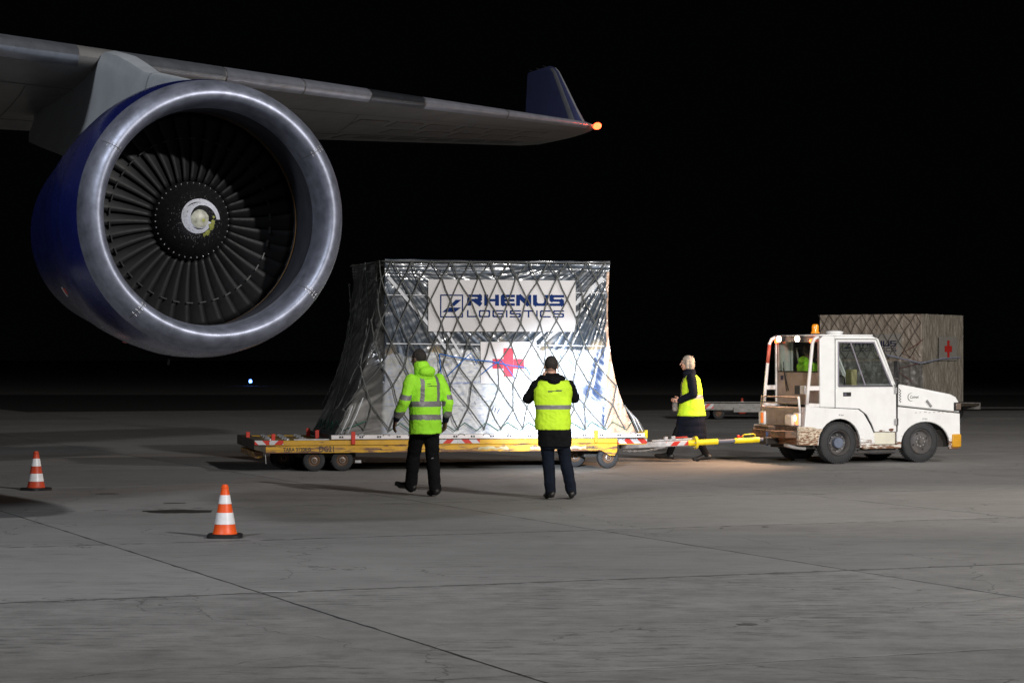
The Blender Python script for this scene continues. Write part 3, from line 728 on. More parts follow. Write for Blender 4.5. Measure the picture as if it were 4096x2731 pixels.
# ------------------------------------------------------------------ wrapped load
load = thing('wrapped_cargo_load', 'big plastic wrapped cargo load with blue logistics banner and red cross', 'cargo load', (0, 36.5, .54), DR)
ZB, ZT = 0.0, 2.645
def flare(h): return (1-h)**2.2
def hull(g, h, off=0):
    """g: 0..1 front left->right; -1..0 left side back->front; 1..2 right side front->back; 2..3 back"""
    f = flare(h); Bt, Bw = -1.92, .12; Rt = 1.555 - .05*math.sin(math.pi*h) + .42*(1-h)**3.2
    Ct, Cw = -1.97 - .70*f, .36 - .16*f; Dt, Dw = -2.10 - .62*f, 2.3
    if g < 0:
        s = -g
        if s < .16: q = s/.16; p = (Bt+(Ct-Bt)*q, Bw+(Cw-Bw)*q); nn = (-.8, -.6)
        else: q = (s-.16)/.84; p = (Ct+(Dt-Ct)*q, Cw+(Dw-Cw)*q); nn = (-1, -.05)
    elif g <= 1: p = (Bt+(Rt-Bt)*g, Bw); nn = (0, -1)
    elif g <= 2: p = (Rt+.12*(g-1), Bw+(g-1)*(2.3-Bw)); nn = (1, 0)
    else: p = (Rt+.12+(Dt-Rt-.12)*(g-2), 2.3); nn = (0, 1)
    z = h*ZT
    return Vector((p[0]+nn[0]*off, p[1]+nn[1]*off, z))
N3 = lambda x, y, z=0: noise.noise(Vector((x, y, z)))
def wr(t, z):
    """wrinkles of the shrink film, fanning out of the top corners (returns -1..1)"""
    ang1 = math.atan2(ZT+.3-z, t+2.15); r1 = math.hypot(ZT+.3-z, t+2.15)
    ang2 = math.atan2(ZT+.3-z, 1.8-t); r2 = math.hypot(ZT+.3-z, 1.8-t)
    a = N3(ang1*50, r1*.75, 1) * (1 if t < -.2 else .25); c = N3(ang2*50, r2*.75, 5) * (1 if t > -.2 else .25)
    top = max(0, 1-(ZT-z)/.45); hz = N3(t*1.1, z*46, 9)
    f = N3(t*7+z*6, z*3-t*2, 3)*.5
    return (a + c)*(1-top) + hz*top*1.5 + f*.5
def lowf(t, z): return .018*N3(t*1.3, z*1.5, 2)
def disp(t, z): return lowf(t, z) + .013*wr(t, z) + .002*N3(t*14, z*14, 4)
def cargo_col(g, h, p):
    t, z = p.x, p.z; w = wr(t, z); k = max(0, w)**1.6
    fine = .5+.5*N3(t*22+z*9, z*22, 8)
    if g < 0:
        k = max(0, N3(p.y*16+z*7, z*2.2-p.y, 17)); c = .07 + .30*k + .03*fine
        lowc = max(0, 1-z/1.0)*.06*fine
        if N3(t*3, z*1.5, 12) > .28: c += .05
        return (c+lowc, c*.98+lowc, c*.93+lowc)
    if g > 1: return (.30, .20, .14)
    if t > 1.50+.04*N3(z*6, 1) and z < 2.45:
        return (.62, .40, .28) if fine > .35 else (.38, .24, .17)
    zb = 1.27 + .07*N3(t*3, 7) + .05*N3(t*11, 3) + .08*(t < -1.0)*-1
    if z > zb:
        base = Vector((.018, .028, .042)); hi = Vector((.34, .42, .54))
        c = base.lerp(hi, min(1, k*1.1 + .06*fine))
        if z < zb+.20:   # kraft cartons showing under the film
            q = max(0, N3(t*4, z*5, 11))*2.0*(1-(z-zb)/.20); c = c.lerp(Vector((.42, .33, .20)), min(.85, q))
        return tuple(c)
    # cartons: pale cream/white
    j = .75 if t > -1.45 else .42
    c = Vector((.74, .76, .78)) * (j/.75)
    c = c.lerp(Vector((.35, .36, .30)), max(0, N3(t*2.3, z*2.1, 21))*1.2)
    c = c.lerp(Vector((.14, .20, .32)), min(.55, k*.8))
    if z > zb-.25: c = c.lerp(Vector((.30, .29, .22)), max(0, N3(t*6, z*6, 31))*1.3)
    # dark foil corner low right
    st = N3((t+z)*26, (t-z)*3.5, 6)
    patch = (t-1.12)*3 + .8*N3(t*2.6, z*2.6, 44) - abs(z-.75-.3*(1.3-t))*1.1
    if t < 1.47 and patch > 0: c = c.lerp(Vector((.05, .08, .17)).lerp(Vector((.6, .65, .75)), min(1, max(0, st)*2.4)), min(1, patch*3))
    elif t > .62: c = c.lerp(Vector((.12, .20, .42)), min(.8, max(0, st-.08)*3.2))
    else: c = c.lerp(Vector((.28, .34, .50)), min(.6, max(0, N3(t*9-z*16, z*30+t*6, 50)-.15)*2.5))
    for zz in (.42, .86): 
        if abs(z-zz) < .007: c *= .72
    for tt in (-.9, .05, .75):
        if abs(t-tt) < .007: c *= .72
    return tuple(c)
gs = [-1 + i/70 for i in range(70)] + [i/232 for i in range(233)] + [1.15, 1.5, 2, 2.33, 2.66]
NHH = 175; vs_ = []; cols = []
for i in range(NHH+1):
    h = i/NHH
    for g in gs:
        p = hull(g, h)
        if g <= 1:
            edge = min(1, (1-h)/.03)
            if g < 0: d_ = disp(p.y*1.0+4, p.z)*1.6 + .03*N3(p.y*2.2, p.z*1.6, 40)*(1-h); off = d_*min(1, -g/.02)
            else: off = disp(p.x, p.z)*edge; 
            if g >= 0: p = hull(g, h, off)
            else: p = hull(g, h, off)
            # top edge sag between corners
            p.z -= max(0, h-.97)/.03*(.02+.015*N3(p.x*3, 3)+ (.02*math.sin(math.pi*max(0, g)) if g > 0 else .05*math.sin(math.pi*min(1, -g))))
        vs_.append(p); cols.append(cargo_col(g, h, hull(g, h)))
n = len(gs); fs = [(i*n+k, i*n+(k+1) % n, (i+1)*n+(k+1) % n, (i+1)*n+k) for i in range(NHH) for k in range(n)]
fs += [tuple((NHH)*n+k for k in range(n))]
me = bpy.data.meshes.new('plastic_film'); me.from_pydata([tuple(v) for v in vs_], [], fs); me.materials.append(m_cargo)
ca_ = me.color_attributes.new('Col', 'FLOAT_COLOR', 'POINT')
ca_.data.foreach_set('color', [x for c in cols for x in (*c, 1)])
me.shade_smooth(); me.set_sharp_from_angle(angle=R(60)); film = bpy.data.objects.new('plastic_film', me); COL.objects.link(film); film.parent = load

def fpt(px, py, off):   # pixel on the load's front -> local point (the sheet is stuck on the front plane)
    k = (px-2048)/F; t = (k*(36.5+.978*.12)+.208*.12)/(.978-.208*k); Y = 36.5+.978*.12+.208*t
    z = HC + (1430-py)/F*Y - .54
    return t, z
def sheet(x0, x1, y0, y1, off, mat, name, seg=.05, parent=load, corner=0):
    t0, za = fpt(x0, y0, 0); t1, zb_ = fpt(x1, y1, 0); nx = max(2, int((t1-t0)/seg)); nz_ = max(2, int((za-zb_)/seg)); vs_ = []
    for i in range(nz_+1):
        for j in range(nx+1):
            t = t0+(t1-t0)*j/nx; z = za+(zb_-za)*i/nz_; vs_.append((t, .12-off-lowf(t, z)-.004*N3(t*5, z*5, 3), z))
    return MB().add(vs_, [(i*(nx+1)+j, i*(nx+1)+j+1, (i+1)*(nx+1)+j+1, (i+1)*(nx+1)+j) for i in range(nz_) for j in range(nx)]).build(name, mat, parent, smooth=True)
ban = sheet(1712, 2301, 1118, 1327, .032, m_banner, 'logo_banner')
cs_ = sheet(1921, 2144, 1367, 1533, .030, M('cross_sheet_paper', (.74, .72, .73), .45, var=.04, coat=.3), 'cross_sheet')
# stroke letters
def ribbon(b, pts, w_, mp, zi):
    """polyline stroke with mitred square corners; mp maps (x,y,i) -> 3d"""
    for i in range(len(pts)-1):
        a = Vector(pts[i]); c = Vector(pts[i+1]); d = (c-a); L = d.length; d.normalize()
        wh, wv = w_ if isinstance(w_, tuple) else (w_, w_)
        wd = wh*abs(d.x) + wv*abs(d.y); ex = (wv*abs(d.x) + wh*abs(d.y))/2 * (1 if min(abs(d.x), abs(d.y)) < .05 else .35)
        nn = Vector((-d.y, d.x))*wd/2; a2 = a - d*ex; c2 = c + d*ex
        seg = max(1, int(L/.05)); vs_ = []
        for j in range(seg+1):
            p = a2.lerp(c2, j/seg); vs_ += [mp(p+nn, zi+i), mp(p-nn, zi+i)]
        b.add(vs_, [(2*j, 2*j+1, 2*j+3, 2*j+2) for j in range(seg)])
GLY = {
 'R': (1.15, [[(0, 0), (0, .62), ], [(0, 1), (.95, 1), (1.05, .9), (1.05, .62), (.95, .5), (0, .5)], [(.55, .5), (1.1, 0)]]),
 'H': (1.1, [[(0, 0), (0, 1)], [(1.05, 0), (1.05, 1)], [(0, .5), (1.05, .5)]]),
 'E': (1.0, [[(1.0, 1), (.12, 1), (0, .88), (0, .12), (.12, 0), (1.0, 0)], [(0, .5), (.95, .5)]]),
 'N': (1.15, [[(0, 0), (0, 1), (.12, 1), (1.0, 0), (1.1, 0), (1.1, 1)]]),
 'U': (1.1, [[(0, 1), (0, .15), (.15, 0), (.93, 0), (1.08, .15), (1.08, 1)]]),
 'S': (1.05, [[(1.05, 1), (.12, 1), (0, .88), (0, .6), (.12, .5), (.93, .5), (1.05, .4), (1.05, .12), (.93, 0), (0, 0)]]),
 'L': (.85, [[(0, 1), (0, 0), (.85, 0)]]),
 'O': (1.05, [[(.12, 0), (0, .12), (0, .88), (.12, 1), (.93, 1), (1.05, .88), (1.05, .12), (.93, 0), (.12, 0)]]),
 'G': (1.05, [[(1.05, 1), (.12, 1), (0, .88), (0, .12), (.12, 0), (1.05, 0), (1.05, .5), (.55, .5)]]),
 'I': (.0, [[(0, 0), (0, 1)]]),
 'T': (1.0, [[(0, 1), (1.0, 1)], [(.5, 1), (.5, 0)]]),
 'C': (1.0, [[(1.0, 1), (.12, 1), (0, .88), (0, .12), (.12, 0), (1.0, 0)]]),
}
def word(txt, x0, x1, z0, z1, sw, mp, b, gap=.32):
    wh, wv = sw if isinstance(sw, tuple) else (sw, sw); st_ = sw; sw = wv; H_ = (z1-z0)-wh; tot = sum(GLY[c][0] for c in txt) ; sx = ((x1-x0) - len(txt)*sw - (len(txt)-1)*gap*sw) / tot
    x = x0+sw/2; zi = 0
    for c in txt:
        wd, st = GLY[c]
        for pl in st:
            ribbon(b, [(x+p[0]*sx, z0+wh/2+p[1]*H_) for p in pl], st_, mp, zi); zi += len(pl)
        x += wd*sx + sw + gap*sw
def logo(b, x0, x1, z0, z1, mp):
    w_ = (x1-x0); lw = w_*.055
    ribbon(b, [(x0+lw/2, z0+lw/2), (x1-lw/2, z0+lw/2), (x1-lw/2, z1-lw/2), (x0+lw/2, z1-lw/2), (x0+lw/2, z0+lw/2)], lw, mp, 0)
    h_ = z1-z0
    for poly in ([(.41, .50), (.62, .50), (.92, .775), (.67, .775)], [(.09, .235), (.66, .235), (.91, .435), (.33, .435)]):
        pts = [mp(Vector((x0+p[0]*w_, z0+p[1]*h_)), 9) for p in poly]; b.add(pts, [tuple(range(len(pts)))])
def mpf(p, i): return (p.x, .12-.032-.0035-.00025*(i % 12)-lowf(p.x, p.y)-.004*N3(p.x*5, p.y*5, 3), p.y)
t0, zt = fpt(1867, 1178, 0); t1, zb1 = fpt(2254, 1224, 0)
b = MB(); word('RHENUS', t0, t1, zb1, zt, (.038, .060), mpf, b); b.build('banner_lettering', m_logo, ban)
t0, zt = fpt(1867, 1240, 0); t1, zb1 = fpt(2254, 1270, 0)
b = MB(); word('LOGISTICS', t0, t1, zb1, zt, (.020, .022), mpf, b, gap=1.6); b.build('banner_lettering', m_logo, ban)
t0, zt = fpt(1759, 1178, 0); t1, zb1 = fpt(1851, 1270, 0)
b = MB(); logo(b, t0, t1, zb1, zt, mpf); b.build('banner_emblem', m_logo, ban)
b = MB()
for (xa, xb, ya, yb, d_) in ((2012, 2051, 1392, 1506, .0345), (1968, 2011.6, 1435, 1474, .0345), (2051.4, 2094, 1435, 1474, .0345)):
    ta, za = fpt(xa, ya, 0); tb, zb_ = fpt(xb, yb, 0); vs_ = []
    for i in range(9):
        for j in range(9):
            t = ta+(tb-ta)*j/8; z = za+(zb_-za)*i/8; vs_.append((t, .12-d_-lowf(t, z)-.004*N3(t*5, z*5, 3), z))
    b.add(vs_, [(i*9+j, i*9+j+1, (i+1)*9+j+1, (i+1)*9+j) for i in range(8) for j in range(8)])
b.build('red_cross', m_cross, cs_)
# tapes
def tape(x0, y0, x1, y1, wd, off=.019, name='tape_strip', mat=m_tape):
    a = Vector(fpt(x0, y0, 0)); c = Vector(fpt(x1, y1, 0)); d = (c-a).normalized(); nn = Vector((-d.y, d.x))*wd/2; seg = max(2, int((c-a).length/.05)); vs_ = []
    for i in range(seg+1):
        p = a.lerp(c, i/seg)
        for s_ in (1, -1):
            q = p+nn*s_*(1+.15*N3(i*.7, s_)); vs_.append((q.x, .12-off-lowf(q.x, q.y)-.005*N3(q.x*9, q.y*9), q.y))
    return MB().add(vs_, [(2*i, 2*i+1, 2*i+3, 2*i+2) for i in range(seg)]).build(name, mat, load, smooth=True)
tape(1552, 1108, 1735, 1322, .050); tape(1735, 1322, 1800, 1420, .040); tape(1790, 1330, 1846, 1425, .036, .0215)
tape(2412, 1112, 2312, 1205, .07); tape(2312, 1205, 2125, 1372, .05, .0205); tape(2330, 1235, 2165, 1375, .045, .022)
tape(1545, 1180, 1711, 1181, .014, .023); tape(2302, 1171, 2422, 1173, .014, .023); tape(1545, 1374, 1920, 1378, .016, .023); tape(2146, 1381, 2420, 1384, .016, .023)
tape(1880, 1545, 1985, 1605, .05, .02); tape(1900, 1610, 2050, 1560, .05, .021); tape(1850, 1640, 1960, 1540, .03, .022); tape(2060, 1655, 2150, 1700, .05, .021)
tape(2165, 1650, 2235, 1600, .04, .021)
# printed tape text running round the load
m_tx = M('blue_print', (.12, .22, .60), .6)
def ftext(txt, px, py, h, sx=1, rot=0, mat=m_tx, off=.026, bold=0):
    v, f = textmesh(txt, h, bold, sx); t, z = fpt(px, py, 0); c, s = math.cos(rot), math.sin(rot); vs_ = []
    for p in v:
        x, y = t+p[0]*c-p[1]*s, z+p[0]*s+p[1]*c; vs_.append((x, .12-off-lowf(x, y), y))
    return MB().add(vs_, f).build('printed_lettering', mat, load)
ftext('VG CARGO GmbH   VG CARGO GmbH   VG CARGO GmbH', 1790, 1537, .030, 1.0, R(2.5)); ftext('VG CARGO GmbH', 2296, 1500, .030, 1, R(3)); ftext('VG CARGO GmbH', 2300, 1553, .028, 1, R(-2))
ftext('111', 1960, 1640, .075, .9, R(-22), M('dark_print', (.05, .07, .15), .6), bold=.02)
for i, (x, y) in enumerate(((2035, 1690), (2050, 1688), (2065, 1684))): ftext('ORION TYPO MEDIC'[0:0] + 'FRAGILE', x, y, .024, 1, R(88))
# blue rope
b = MB()
def rope(pts, r_, mat, name, parent, off=.055):
    out = []
    for i, (x, y) in enumerate(pts):
        t, z = fpt(x, y, 0); out.append((t, .12-off-.01*(i % 2), z))
    return MB().tube(out, r_, 6).build(name, mat, parent, smooth=True)
net = thing('cargo_net', 'dark webbing cargo net stretched over the big wrapped load', 'cargo net', (0, 36.5, .54), DR)
# net strands: (perimeter position s along front/left, height)
LF = 1.555+1.92; LS = 2.25
def netpt(s, z, off=.045):
    """s measured from left front corner: positive on the front, negative round the left side"""
    h = max(0, min(.985, z/ZT))
    if s >= 0:
        g = min(1, s/LF); p = hull(g, h, off)
        if s > LF: p = hull(1 + min(1, (s-LF)/2.2), h, off)
    else: p = hull(max(-1, s/LS), h, off)
    return p
dx, dz = .30, .305; jit = {}
def J(i, j):
    if (i, j) not in jit:
        sagz = -.03*random.random(); top = 0 if j == 0 else 1
        low_ = max(0, (j-3)/6)
        jit[(i, j)] = (random.uniform(-.045, .045)*top*(1+low_), random.uniform(-.05, .04)*top)
    return jit[(i, j)]
NJ = 9
for fam in (1, -1):
    for i0 in range(-9-NJ, 14+NJ):
        pts = []; skip = i0 % 4
        for j in range(NJ):
            i = i0*1 + fam*j*.5; s = i*dx + .1; 
            if s < -LS or s > LF+.02 or (skip and s < -.45): 
                if len(pts) > 1: break
                pts = []; continue
            ji = J(round(i*2), j); z = ZT + .02 - j*dz*1.0
            z = ZT+.02 - (j/(NJ-1))*(ZT-.06) if True else z
            p = netpt(s + ji[0], z + ji[1]*(1 if 0 < j < NJ-1 else 0), .05); pts.append(p)
        if len(pts) < 2: continue
        # slack between the knots
        fine = []
        for a, c in zip(pts, pts[1:]):
            md = (a+c)/2 + Vector((random.uniform(-.012, .012), random.uniform(-.01, 0), -.008)); fine += [a, (a+md)/2, md, (md+c)/2]
        fine.append(pts[-1])
        MB().tube(fine, .0108, 5).build('net_strand', m_net, net, smooth=True)
# knots at crossings as small thickenings
b = MB()
for (i2, j), (js, jz) in list(jit.items()):
    s = i2/2*dx + .1; z = ZT+.02-(j/(NJ-1))*(ZT-.06)
    if -LS < s < LF and 0 < j: p = netpt(s+js, z+(jz if j < NJ-1 else 0), .05); b.ell(p, (.018, .014, .026), 6, 5)
b.build('net_knots', m_net, net, kind='stuff')
# border ropes at the top and the bottom lashing with hooks
top = [netpt(-LS + (LS+LF)*i/60, ZT+.0, .03) + Vector((0, 0, -.015+.008*N3(i*.5, 0))) for i in range(61)]
MB().tube(top, .012, 6).build('border_strap', m_net, net, smooth=True)
bot = []
for i in range(24):
    s = .05 + i*.15; bot.append(netpt(min(s, LF), .05 + (.12 if i % 2 else 0), .05))
MB().tube(bot, .0085, 5).build('lashing_rope', m_green, net, smooth=True)
bot = [netpt(-1.9+i*.16, .06+(.14 if i % 2 else 0), .05) for i in range(12)]
MB().tube(bot, .0085, 5).build('lashing_rope', m_green, net, smooth=True)
for i in range(9):   # short white lashing straps at the lower right and lower left corner
    a = Vector((1.75+.03*i, .10+.02*i, .45-.03*i)) if i < 5 else Vector((-2.25-.08*(i-5), .12, .55-.06*(i-5)))
    c = Vector((1.95+.03*i, -.0, .02)) if i < 5 else Vector((-2.5-.05*(i-5), .0, .02))
    MB().tube([a, (a+c)/2+Vector((.02, 0, .02)), c], .009, 5).build('lashing_strap', m_tape if i % 2 else m_net, net, smooth=True)
for k in range(12):   # tension hooks along the pallet edge
    x = -2.3 + k*.38; MB().tube([(x-.05, -.03, -.015), (x-.03, -.03, .012), (x+.03, -.03, .012), (x+.05, -.03, -.015)], .007, 5).build('net_hook', m_steel, net, smooth=True)
rp = thing('lashing_rope', 'thin blue rope tied across the net above the red cross', 'rope', (0, 36.5, .54), DR)
rope([(1755, 1415), (1800, 1425), (1880, 1438), (1960, 1445), (2030, 1460), (2100, 1470)], .009, m_blue, 'rope_run', rp, .065)
rope([(1755, 1415), (1757, 1460), (1765, 1515)], .008, m_blue, 'rope_run', rp, .065); rope([(1785, 1505), (1830, 1460), (1880, 1412), (1905, 1455)], .008, m_blue, 'rope_run', rp, .068)
rope([(1920, 1498), (1960, 1465), (2000, 1440), (2025, 1470), (2055, 1512)], .008, m_blue, 'rope_run', rp, .068); rope([(2100, 1470), (2118, 1500)], .008, m_blue, 'rope_run', rp, .066)

# ------------------------------------------------------------------ tow tractor
TR = R(23); TO = (5.21, 38.45, 0)
tug = thing('tow_tractor', 'white rusty airport tow tractor with lit rear work lamps and orange beacon', 'tow tractor', TO, TR)
def arc(cx, cz, r_, a0, a1, n=14): return [(cx+r_*math.cos(R(a0+(a1-a0)*i/n)), cz+r_*math.sin(R(a0+(a1-a0)*i/n))) for i in range(n+1)]
W_ = 1.46
side = [(-.75, .31), (-.75, .60), (-.64, .605), (-.61, .92), (-.36, .895), (.33, .845), (.42, .80), (.62, .55), (.66, .40), (.66, .245)]
lower_rear = [(-.75, .31), (-.38, .30)] + arc(0, .335, .385, 184, -12)[0:] + [(.43, .245), (.66, .245), (.64, .46), (.56, .62), (.44, .80), (.34, .865), (-.08, .885), (-.36, .90), (-.61, .92), (-.635, .605), (-.75, .60)]
front = [(1.06, .245), (1.145, .245)] + [(1.60+.455*math.cos(R(a)), .30+.355*math.sin(R(a))) for a in range(185, -13, -12)] + [(2.05, .205), (2.24, .205), (2.262, .45), (2.256, .785), (1.07, .905)]
MB().prism(lower_rear, 0, .05).build('rear_wing_panel', m_white, tug, bevel=.012); MB().prism(lower_rear, W_-.05, W_).build('rear_wing_panel', m_white, tug, bevel=.012)
MB().prism(front, W_-.05, W_).build('front_wing_panel', m_white, tug, bevel=.012); MB().prism([(2.215, .35), (2.25, .35), (2.25, .785), (2.215, .785)], .05, W_-.05).build('front_grille_panel', m_white, tug)
MB().prism(front, 0, .05).build('front_wing_panel', m_white, tug, bevel=.012)
hood = [(1.075, .915), (1.075, 1.262), (1.10, 1.268), (2.08, 1.098), (2.18, 1.055), (2.235, .98), (2.256, .795)]
MB().prism(hood, .0, W_).build('hood', m_whitec, tug, bevel=.045)
MB().box((-.55, .20, .24), (2.2, W_-.20, .52)).build('chassis', m_dark, tug)
for (u0, u1) in ((.40, 1.14),): MB().box((u0, .06, .26), (u1, .3, .5)).build('step_box', m_rustwhite, tug)
# sill
MB().prism([(.42, .232), (1.13, .232), (1.13, .29), (.42, .29)], -.008, .03).build('sill', M('sill_white_paint', (.68, .66, .6), .4, rust=dict(amt=.3, zlo=.2, zhi=.4, t0=.66, scale=14, st=(.5, 1, 3), grime=.3)), tug, bevel=.01)
MB().prism([(.645, .30), (1.03, .30), (1.03, .492), (.635, .492)], .004, .045).build('step_panel', M('cream_paint', (.62, .60, .50), .4, var=.08), tug, bevel=.008)
MB().prism([(-.753, .308), (-.40, .305), (-.385, .42), (-.35, .50), (-.31, .56), (-.40, .565), (-.50, .59), (-.753, .603)], -.0025, .02).build('worn_corner', M('worn_corner_paint', (.55, .47, .36), .6, var=.4, vscale=10, rust=dict(amt=.1, zlo=.3, zhi=.6, t0=.54, scale=16, st=(.8, 1, 2.5), grime=.5)), tug)
# cab frame pieces
z0c = .905; roofz = 2.03
def cabside(y0, y1, par=tug):
    b = MB()
    b.prism([(-.36, z0c), (-.36, roofz-.05), (-.30, roofz), (-.085, roofz), (-.085, z0c-.012)], y0, y1)        # rear pillar panel
    b.prism([(-.082, 1.985), (-.082, roofz), (.60, roofz), (.66, roofz-.015), (.68, 1.985)], y0, y1)          # header
    b.prism([(.69, 1.975), (.665, roofz-.02), (.72, 1.99), (1.035, 1.275), (1.045, 1.25), (1.00, 1.25)], y0, y1)    # screen pillar
    return b
cabside(0, .045).build('cab_side', m_whitec, tug, bevel=.012)
cabside(W_-.045, W_).build('cab_side', m_whitec, tug, bevel=.012)
MB().box((-.36, .0, roofz-.0), (.62, W_, roofz+.028)).build('roof', m_whitec, tug, bevel=.014)
MB().box((-.345, .05, .93), (-.31, W_-.05, 1.47)).build('rear_wall', m_rustwhite, tug, bevel=.01)
b = MB(); b.box((-.35, .05, 1.47), (-.31, .10, 1.94)); b.box((-.35, W_-.10, 1.47), (-.31, W_-.05, 1.94)); b.box((-.352, .05, 1.94), (-.30, W_-.05, 2.025)); b.build('rear_window_frame', m_rustwhite, tug, bevel=.006)
MB().box((-.332, .10, 1.47), (-.326, W_-.10, 1.94)).build('rear_window', m_glass, tug)
b = MB(); b.box((-.355, .09, 1.455), (-.335, W_-.09, 1.475)); b.build('window_gasket', m_blk, tug)
# door
door = [(-.072, .90), (-.072, 1.975), (.675, 1.975), (.70, 1.94), (1.0, 1.235), (1.045, 1.20), (1.045, .50), (.63, .50), (.575, .66), (.47, .79), (.36, .875)]
b = MB()
b.prism([(-.072, .893), (-.072, 1.205), (1.0, 1.205), (1.045, 1.20), (1.05, .50), (.65, .50), (.60, .62), (.50, .78), (.36, .873)], -.004, .035)
dr = b.build('door', m_white, tug, bevel=.008)
def frame(pts, w_, y0, y1, mat, name, parent, d=None):
    """closed frame of bars around polygon pts (x,z)"""
    c = Vector((sum(p[0] for p in pts)/len(pts), sum(p[1] for p in pts)/len(pts))); b = MB(); n = len(pts)
    ins = [Vector(p) + (c-Vector(p)).normalized()*w_*1.35 for p in pts]
    for i in range(n):
        j = (i+1) % n; b.prism([pts[i], pts[j], tuple(ins[j]), tuple(ins[i])], y0, y1)
    return b.build(name, mat, parent)
wp = [(-.072, 1.206), (-.072, 1.975), (.668, 1.975), (1.02, 1.206)]
frame(wp, .035, -.002, .03, m_whitec, 'door_frame', dr)
m_gask = M('window_rail_grey', (.32, .30, .36), .4, metal=.4)
ins = [(-.035, 1.232), (-.035, 1.945), (.64, 1.945), (.965, 1.232)]
frame(ins, .02, -.008, .02, m_gask, 'window_frame', dr)
win = MB().prism([(-.02, 1.25), (-.02, 1.93), (.63, 1.93), (.94, 1.25)], .008, .013).build('side_window', m_glass, dr)
MB().tube([(.20, -.004, 1.93), (.47, -.004, 1.245)], .012, 6).build('sliding_window_bar', m_gask, dr)
MB().prism([(-.02, 1.225), (-.02, 1.24), (.98, 1.24), (.98, 1.225)], -.012, .0).build('window_sill_seal', m_blk, dr)
MB().box((.06, -.014, 1.075), (.205, -.003, 1.14)).build('door_handle', m_blk, dr, bevel=.006)
MB().box((.075, -.02, 1.09), (.115, -.013, 1.125)).build('key_lock', M('handle_grey', (.10, .10, .14), .5), dr)
# far door opening as frame + pane
frame([(p[0], p[1]) for p in wp], .035, W_-.035, W_, m_whitec, 'far_door_frame', tug)
MB().prism([(-.072, .893), (-.072, 1.205), (1.0, 1.205), (1.045, 1.20), (1.05, .50), (.65, .50), (.50, .78), (.36, .873)], W_-.035, W_+.004).build('far_door', m_white, tug, bevel=.008)
MB().prism([(-.03, 1.24), (-.03, 1.94), (.63, 1.94), (.95, 1.24)], W_-.02, W_-.015).build('far_side_window', m_glass, tug)
# windscreen
b = MB(); b.add([(.68, .05, 1.99), (1.02, .05, 1.27), (1.02, W_-.05, 1.27), (.68, W_-.05, 1.99), (.684, .05, 1.993), (1.024, .05, 1.273), (1.024, W_-.05, 1.273), (.684, W_-.05, 1.993)], [(0,1,2,3),(4,7,6,5)]); b.build('windscreen', m_glass, tug)
# dashboard, seats, wheel
MB().box((.74, .08, .95), (1.02, W_-.08, 1.22)).build('dashboard', m_blk, tug, bevel=.03)
for wy in (.42, 1.02):
    st = MB().box((-.18, wy-.22, .72), (.26, wy+.22, .84)).build('seat', m_blk, tug, bevel=.03)
    MB().box((-.26, wy-.21, .80), (-.15, wy+.21, 1.30)).build('seat_back', m_blk, st, bevel=.03)
wc = Vector((.58, 1.02, 1.22)); pts = [wc + Vector((.12*math.cos(t)*.5, .18*math.sin(t), .17*math.cos(t))) for t in [i*math.pi/10 for i in range(20)]]
sw_ = MB().tube(pts, .013, 6, closed=True).build('steering_wheel', m_blk, tug, smooth=True); MB().tube([wc, (.78, 1.02, 1.05)], .02, 8).build('steering_column', m_blk, sw_)
MB().tube([(.02, 1.40, 1.85), (.10, 1.41, 1.35)], .018, 6).build('grab_bar', M('pale_bar', (.5, .5, .48), .5), tug)
b = MB(); b.box((.55, .55, 1.22), (.66, .75, 1.5)); b.build('radio_box', M('ochre_panel', (.30, .26, .12), .6, var=.3), tug, bevel=.02)
# door/hood hinges, chequer strip, logo
for z in (1.16, .66):
    MB().box((1.0, -.022, z-.05), (1.075, -.004, z+.05)).build('door_hinge', m_steel, tug, bevel=.005)
    MB().tube([(1.06, -.025, z-.055), (1.06, -.025, z+.055)], .011, 8).build('hinge_pin', m_dark, tug)
b = MB()
for k in range(10):
    b.box((1.10 + .018*(k % 2), -.004, 1.17-.022*k), (1.118+.018*(k % 2), -.0015, 1.19-.022*k))
b.build('chequer_mark', m_ink, tug)
b = MB()
for k in range(9):
    x = 1.40+.085*k; b.box((x, -.0035, .80+.004*(k % 3)), (x+random.uniform(.02, .05), -.001, .806+.004*(k % 3)))
b.build('paint_scratches', M('scratch_brown', (.16, .09, .06), .7), tug, kind='stuff')
for (x0, x1, z0, z1) in ((.72, .80, .505, .535), (.90, 1.0, .505, .56), (.78, .84, .515, .525)):
    pts = [(x0+(x1-x0)*(.5+.5*math.cos(t)*random.uniform(.75, 1.1)), -.0055, z0+(z1-z0)*(.5+.5*math.sin(t)*random.uniform(.7, 1.1))) for t in [i*math.pi/8 for i in range(16)]]
    MB().add(pts, [tuple(range(16))]).build('rust_patch', M('bare_rust', (.13, .055, .03), .8, var=.4, vscale=30), dr)
MB().prism([(1.062, .50), (1.072, .50), (1.085, 1.26), (1.062, 1.26)], -.001, .02).build('door_gap', m_blk, tug)
MB().prism([(1.075, .902), (2.255, .785), (2.255, .797), (1.075, .914)], -.002, .02).build('hood_gap', m_blk, tug)
lettering('Comet', .048, 1.30, 1.035, 0, m_ink, tug, sx=.85, shear=.2, bold=.01)
pts = [(1.46+.085*math.cos(R(a))*1.0, -.003, 1.065+.085*math.sin(R(a))) for a in range(75, 300, 15)]
b = MB(); vs_ = []
for i, a in enumerate(range(70, 301, 10)):
    t = R(a); w_ = .011*math.sin(math.pi*i/23); c = (1.325, 1.055)
    vs_ += [(c[0]+(.066)*math.cos(t), -.003, c[1]+.066*math.sin(t)), (c[0]+(.066-w_-.002)*math.cos(t), -.003, c[1]+(.066-w_-.002)*math.sin(t))]
